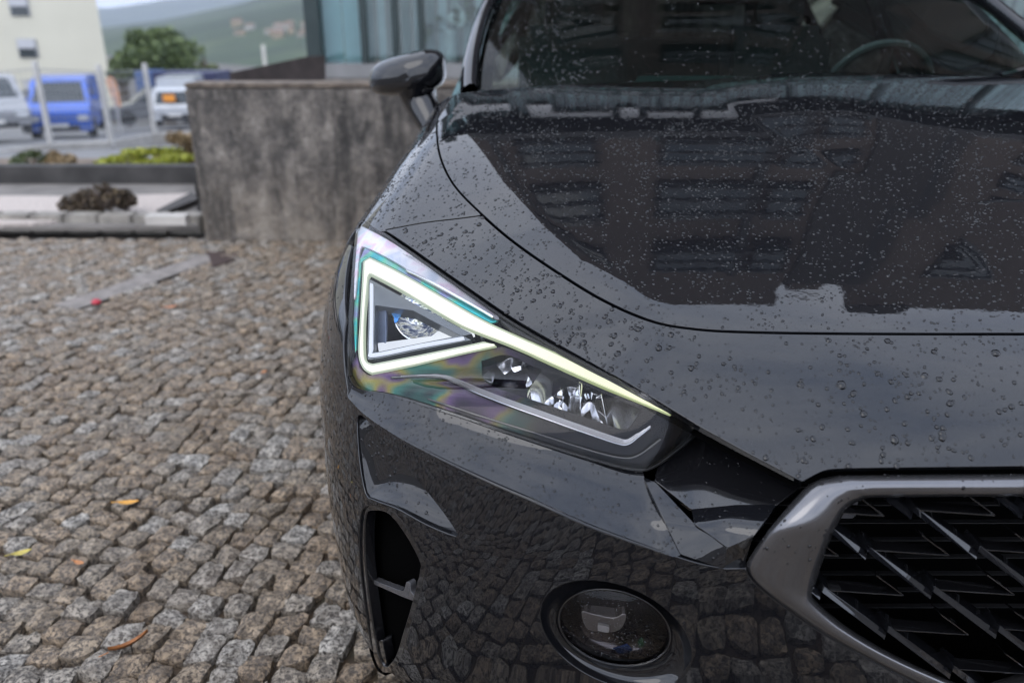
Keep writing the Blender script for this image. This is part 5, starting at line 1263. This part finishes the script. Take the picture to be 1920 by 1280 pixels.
# small dark hedges and plants in the lot
# ---- trees
def tree(name, px, py, Y, w, h, n, size, mat, label, seed, base):
    c = PT(px, py, Y); root = empty(name, label, 'tree', (c[0], c[1], base))
    leaves('crown', c, (w, w * .8, h), n, size, mat, root, seed, lumps=34, lo=-.7)
    m = MB(); m.tube([(c[0], c[1], base), (c[0] + .1, c[1], c[2] - h * .4), (c[0], c[1], c[2] + h * .4)], [.35, .24, .06], 8)
    for k in range(6):
        a = k * 1.05; m.tube([(c[0], c[1], c[2] - h * .4 + .2 * k), (c[0] + math.cos(a) * w * .5, c[1] + math.sin(a) * w * .4, c[2] + h * (.1 + .05 * k))], [.13, .03], 5)
    m.build('trunk', M['bark'], root)
lm_tree = leafmat('leaf_olive_tree', (.03, .05, .018), (.08, .12, .035), (.17, .22, .08))
tree('broad_tree', 303, 112, 45., 2.2, 1.65, 9000, .15, lm_tree, 'round broad green tree standing beyond the navy container', 11, gz(45))
tree('small_tree', 224, 132, 48., .6, .8, 1500, .14, lm_grn, 'small dark tree against the corner of the cream building', 12, gz(48))
tree('pale_tree', 385, 134, 60., 1.0, .5, 1000, .15, leafmat('leaf_pale', (.05, .07, .03), (.12, .15, .06), (.2, .22, .1)), 'low pale green tree right of the broad tree, just above the wall', 13, gz(60))
o = MB().tube([PT(497, 128, 40.) + [0, 0, -4], PT(493, 84, 40.)], .09, 8).build('lamp_post', simple('post_cream', (.6, .58, .52), .6)); tag(o, 'slim pale post showing above the wall against the hills', 'post')

# ---- hills and their houses
def hill(name, y0, pts, depth, mat, z0=-12, seed=1, amp=6.):
    rg = np.random.default_rng(seed); xs = np.linspace(pts[0][0], pts[-1][0], 120); V = []; nr = 24
    for j in range(nr):
        v = j / (nr - 1)
        for x in xs:
            top = PT(np.interp(x, [p[0] for p in pts], [p[0] for p in pts]), np.interp(x, [p[0] for p in pts], [p[1] for p in pts]), y0 + depth)
            Xw = (x - 960) / FX * (y0 + depth * v) / (CP + .3) * 1.0
            Xw = ray(x, 60.)[0] / ray(x, 60.)[1] * (y0 + depth * v)
            z = z0 + (top[2] - z0) * math.sin(v * math.pi / 2)**1.1 + amp * mnoise.noise(Vector((Xw * .006, v * 5, seed))) * math.sin(v * math.pi)
            V.append((Xw, y0 + depth * v, z))
    n = len(xs); return ob(name, V, [(j * n + i, j * n + i + 1, (j + 1) * n + i + 1, (j + 1) * n + i) for j in range(nr - 1) for i in range(n - 1)], mat, smooth=True)
t = NT('wooded_hill'); p = t.pos(); f = t.noise(p, .012, 8, .65); f2 = t.noise(p, .05, 6, .7)
c = t.ramp(f, [(.38, (.018, .035, .02)), (.5, (.035, .06, .028)), (.60, (.075, .10, .045)), (.66, (.09, .085, .05)), (.75, (.05, .07, .035))])
t.bsdf(Base_Color=t.mix(t.ramp(f2, [(.4, (.6, .6, .6)), (.6, (0, 0, 0))]), c, (.03, .045, .025)), Roughness=.95); M['hill'] = t.m
tag(hill('hill', 130, [(-900, 40), (0, 70), (200, 52), (330, 38), (450, 14), (560, -12), (800, -40), (1400, -10), (3000, 40)], 990, M['hill'], seed=2), kind='structure')
tag(hill('far_hill', 2000, [(-2000, 30), (0, 12), (200, 20), (300, 8), (430, -8), (700, 0), (1500, -20), (4000, 30)], 1500, M['hill'], seed=5, z0=-40, amp=30), kind='structure')
hs_m = [simple('house_white', (.36, .35, .32), .8), simple('house_pink', (.28, .26, .22), .8), simple('house_ochre', (.32, .27, .2), .8)]; rf_m = simple('tile_roof', (.20, .135, .10), .8)
hrg = np.random.default_rng(9); hd = []
words = ['white', 'pinkish', 'ochre']
hill_o = bpy.data.objects['hill']; dg = bpy.context.evaluated_depsgraph_get(); dg.update()
def on_hill(px, py):
    d = ray(px, py); ok, loc, nrm, idx = hill_o.ray_cast(Vector(CAM) - Vector(WL[hill_o]), Vector(d).normalized()); return np.array(loc) + WL[hill_o] if ok else None
for k in range(16):
    px = hrg.uniform(395, 575) if k < 24 else hrg.uniform(385, 460); py = hrg.uniform(48, 74) if k < 16 else hrg.uniform(92, 118)
    if k < 16: px = hrg.uniform(445, 575)
    q = on_hill(px, py)
    if q is None: continue
    s_ = np.linalg.norm(q) / 650; w_ = hrg.uniform(4, 8) * s_ ; h_ = hrg.uniform(2.5, 4) * s_; c_ = k % 3
    rt = empty('hillside_house', None, 'house', q, 'tiled roof houses scattered on the wooded hillside'); rt['label'] = 'tiny tiled roof house scattered on the wooded hillside'
    MB().box((q[0], q[1], q[2] + h_ / 2 - 1), (w_, w_ * .8, h_ + 2)).build('wall', hs_m[c_], rt)
    m = MB(); a_ = q + [-w_ * .55, -w_ * .45, h_]; m.prism([a_, a_ + [w_ * 1.1, 0, 0], a_ + [w_ * .8, w_ * .45, h_ * .35], a_ + [w_ * .3, w_ * .45, h_ * .35]], (0, w_ * .45, 0)); m.build('roof', rf_m, rt)

# ---- glass fronted shop behind the wall, with an added canopy out of view
shop = empty('shop_building', 'glass fronted showroom with pale blinds on the terrace behind the car', 'building', (2, 8.2, .88))
SY = 8.0; xl = PT(578, 60, SY)[0]; fz = .88
dkm = simple('dark_green_frame', (.03, .045, .045), .4, .3); conc2 = simple('brown_render', (.115, .092, .082), .75, var=.12, vs=1.2)
MB().box((xl + .06, SY, fz + 2.3), (.13, .2, 4.6)).build('corner_column', dkm, shop)
XR = 14.
MB().box(((xl + XR) / 2, SY - .05, fz + .06), (XR - xl, .16, .12)).build('sill', simple('sill_grey', (.22, .22, .22), .6), shop)
teal = simple('pale_teal_curtain', (.48, .62, .64), .75, var=.06, vs=2); blind = simple('white_blind', (.55, .57, .57), .8, var=.1); shade = simple('grey_blind', (.30, .31, .30), .8, var=.12)
for (a_, b_, mm_) in ((600, 640, teal), (643, 678, teal)):
    x0, x1 = PT(a_, 60, SY + .05)[0], PT(b_, 60, SY + .05)[0]; MB().box(((x0 + x1) / 2, SY + .1, fz + 2.3), (x1 - x0, .03, 4.4)).build('curtain_panel', teal, shop)
xs_ = [PT(v, 60, SY)[0] for v in (683, 742, 790)]; xw = xs_[-1]
while xw < XR - 1.2: xw += 1.15; xs_.append(xw)
for x in xs_: MB().box((x, SY - .02, fz + 2.3), (.055, .1, 4.4)).build('mullion', dkm, shop)
for k, (x0, x1) in enumerate(zip([PT(600, 60, SY)[0]] + xs_[:-1], xs_)):
    MB().box(((x0 + x1) / 2, SY + .0, fz + 2.3), (x1 - x0 - .05, .012, 4.3)).build('pane', M['shopglass'], shop)
# vertical blind strips
x = PT(690, 60, SY + .2)[0]; k = 0
while x < XR - .2:
    k += 1
    if not (-.75 < x < .0 and False): MB().box((x, SY + .32, fz + 2.2), (.085, .012, 4.2), rz=.35 * math.sin(k * 2.3)).build('blind_strip', (blind, shade, blind, shade, shade)[k % 5], shop)
    x += .118
MB().box(((xl + XR) / 2, 11.5, fz + 2.3), (XR - xl, .2, 4.6)).build('back_wall', simple('shop_back', (.12, .12, .115), .8), shop)
MB().box(((xl + XR) / 2, 9.9, fz + .02), (XR - xl, 3.6, .04)).build('shop_floor', simple('shop_floor', (.2, .19, .18), .4), shop)
# upper storeys: rendered facade with shuttered windows, stepped parapet
UX = -1.35
fac = simple('brown_facade', (.115, .09, .077), .8, var=.15, vs=.9); fac2 = simple('dark_facade', (.05, .043, .04), .8, var=.15, vs=.9)
bd = simple('slat_dark', (.03, .028, .028), .6); pw = simple('white_reflection_block', (.75, .75, .75), .6)
MB().box(((UX + 3.9) / 2, 9.9, 8.0), (3.9 - UX, 3.8, 6.6)).build('upper_wall', fac, shop)
MB().box(((3.9 + 5.3) / 2, 9.85, 7.5), (1.4, 3.9, 5.6)).build('upper_wall', fac2, shop)
MB().box(((5.3 + 34) / 2, 9.9, 7.95), (28.7, 3.8, 6.5)).build('upper_wall', fac, shop)  # raised and run on out of view to keep sky out of reflections
MB().box((4.35, 8.2, 10.55), (.6, .5, .6)).build('roof_upstand', fac, shop); MB().box((6.0, 8.2, 11.45), (1.0, .5, .7)).build('roof_upstand', fac2, shop)
MB().box((UX + .9, 7.97, 9.2), (1.2, .1, 1.6)).build('wall_panel', fac2, shop)
MB().box(((xl + 12) / 2, 7.62, 4.68), (12 - xl, .7, .14)).build('added_canopy', bd, shop)  # unseen canopy, added to darken what the car mirrors
for (x, z, w_) in [(x, z, w) for (x, w) in ((-.3, 1.0), (1.5, 1.5), (3.1, .6), (6.2, 1.6), (8.6, 1.6)) for z in (5.35, 7.0, 8.65)]:
    f_ = MB().box((x + w_ / 2, 7.98, z + .5), (w_, .1, 1.1)).build('window', fac2, shop); MB().box((x + w_ / 2, 7.92, z + .5), (w_ - .12, .03, .98)).build('pane', gl_m, f_)
    for j in range(3): MB().box((x + w_ / 2, 7.89, z + .1 + j * .38), (w_ + .1, .04, .07)).build('shutter_slat', bd, f_)
MB().box(((14.0 + 34) / 2, 8.3, 2.5), (20, .6, 4.4)).build('added_wall', fac2, shop)  # unseen wall added to block a bright sky slot in the hood
for (x, zz) in ((-.6, 7.5), (2.9, 7.3), (5.0, 7.4), (8.2, 7.5)): MB().box((x, 7.96, zz), (.12, .12, 5.2)).build('downpipe', bd, shop)
for k, (x0, x1, z0, z1) in enumerate([(-1.6, -.9, 3.9, 4.1), (-.9, -.2, 3.95, 4.2), (.0, .25, 4.0, 4.45), (.25, .9, 4.3, 4.45), (1.0, 1.2, 4.15, 4.5), (1.3, 1.8, 4.3, 4.5), (1.9, 2.4, 4.25, 4.5)]):
    MB().box(((x0 + x1) / 2, SY - .16, (z0 + z1) / 2), (x1 - x0, .08, z1 - z0)).build('reflection_block', pw, shop)  # pale blocks added to copy light gaps mirrored in the hood
# orchids in a white vase behind the glass
oc = PT(845, 120, SY + .22); oc[2] = fz + .12
orc = empty('orchid', 'white orchid in a tall white vase behind the shop glass', 'plant', oc)
MB().lathe([(.05, 0), (.065, .1), (.055, .24), (.07, .3)], tuple(oc), 'Z', 14).build('vase', simple('white_ceramic', (.6, .6, .58), .3), orc, True)
stm = simple('stem_green', (.04, .06, .03), .6)
for (px, py) in ((858, 32), (805, 48), (885, 15)):
    h_ = PT(px, py, SY + .2); MB().tube([oc + [0, 0, .28], (oc + h_) / 2 + [.02, 0, .12], h_], .008, 5).build('stem', stm, orc)
    for q in range(4):
        a_ = q * 1.7; f_ = h_ + np.array([math.cos(a_) * .05, 0, math.sin(a_) * .05]); MB().lathe([(.006, -.01), (.045, .0), (.05, .008), (.01, .016)], tuple(f_), 'Y', 8).build('flower', simple('petal_white', (.65, .66, .62), .6) if 'petal_white' not in bpy.data.materials else bpy.data.materials['petal_white'], orc) if px == 858 else None
    leaves('leaf_cluster', h_, (.12, .05, .12), 60, .035, lm_grn, orc, px, lumps=4)

# air between here and the hills
hz = MB().box((0, 1980, 60), (9000, 4100, 440)).build('haze', None); hz.data.materials.clear()
t = NT('haze_air'); pv = t.n('ShaderNodeVolumePrincipled', {'Color': (.75, .83, .95, 1), 'Density': .0003, 'Anisotropy': .2}); t.t.links.new(pv.outputs[0], t.out.inputs['Volume']); hz.data.materials.append(t.m); tag(hz, kind='stuff')
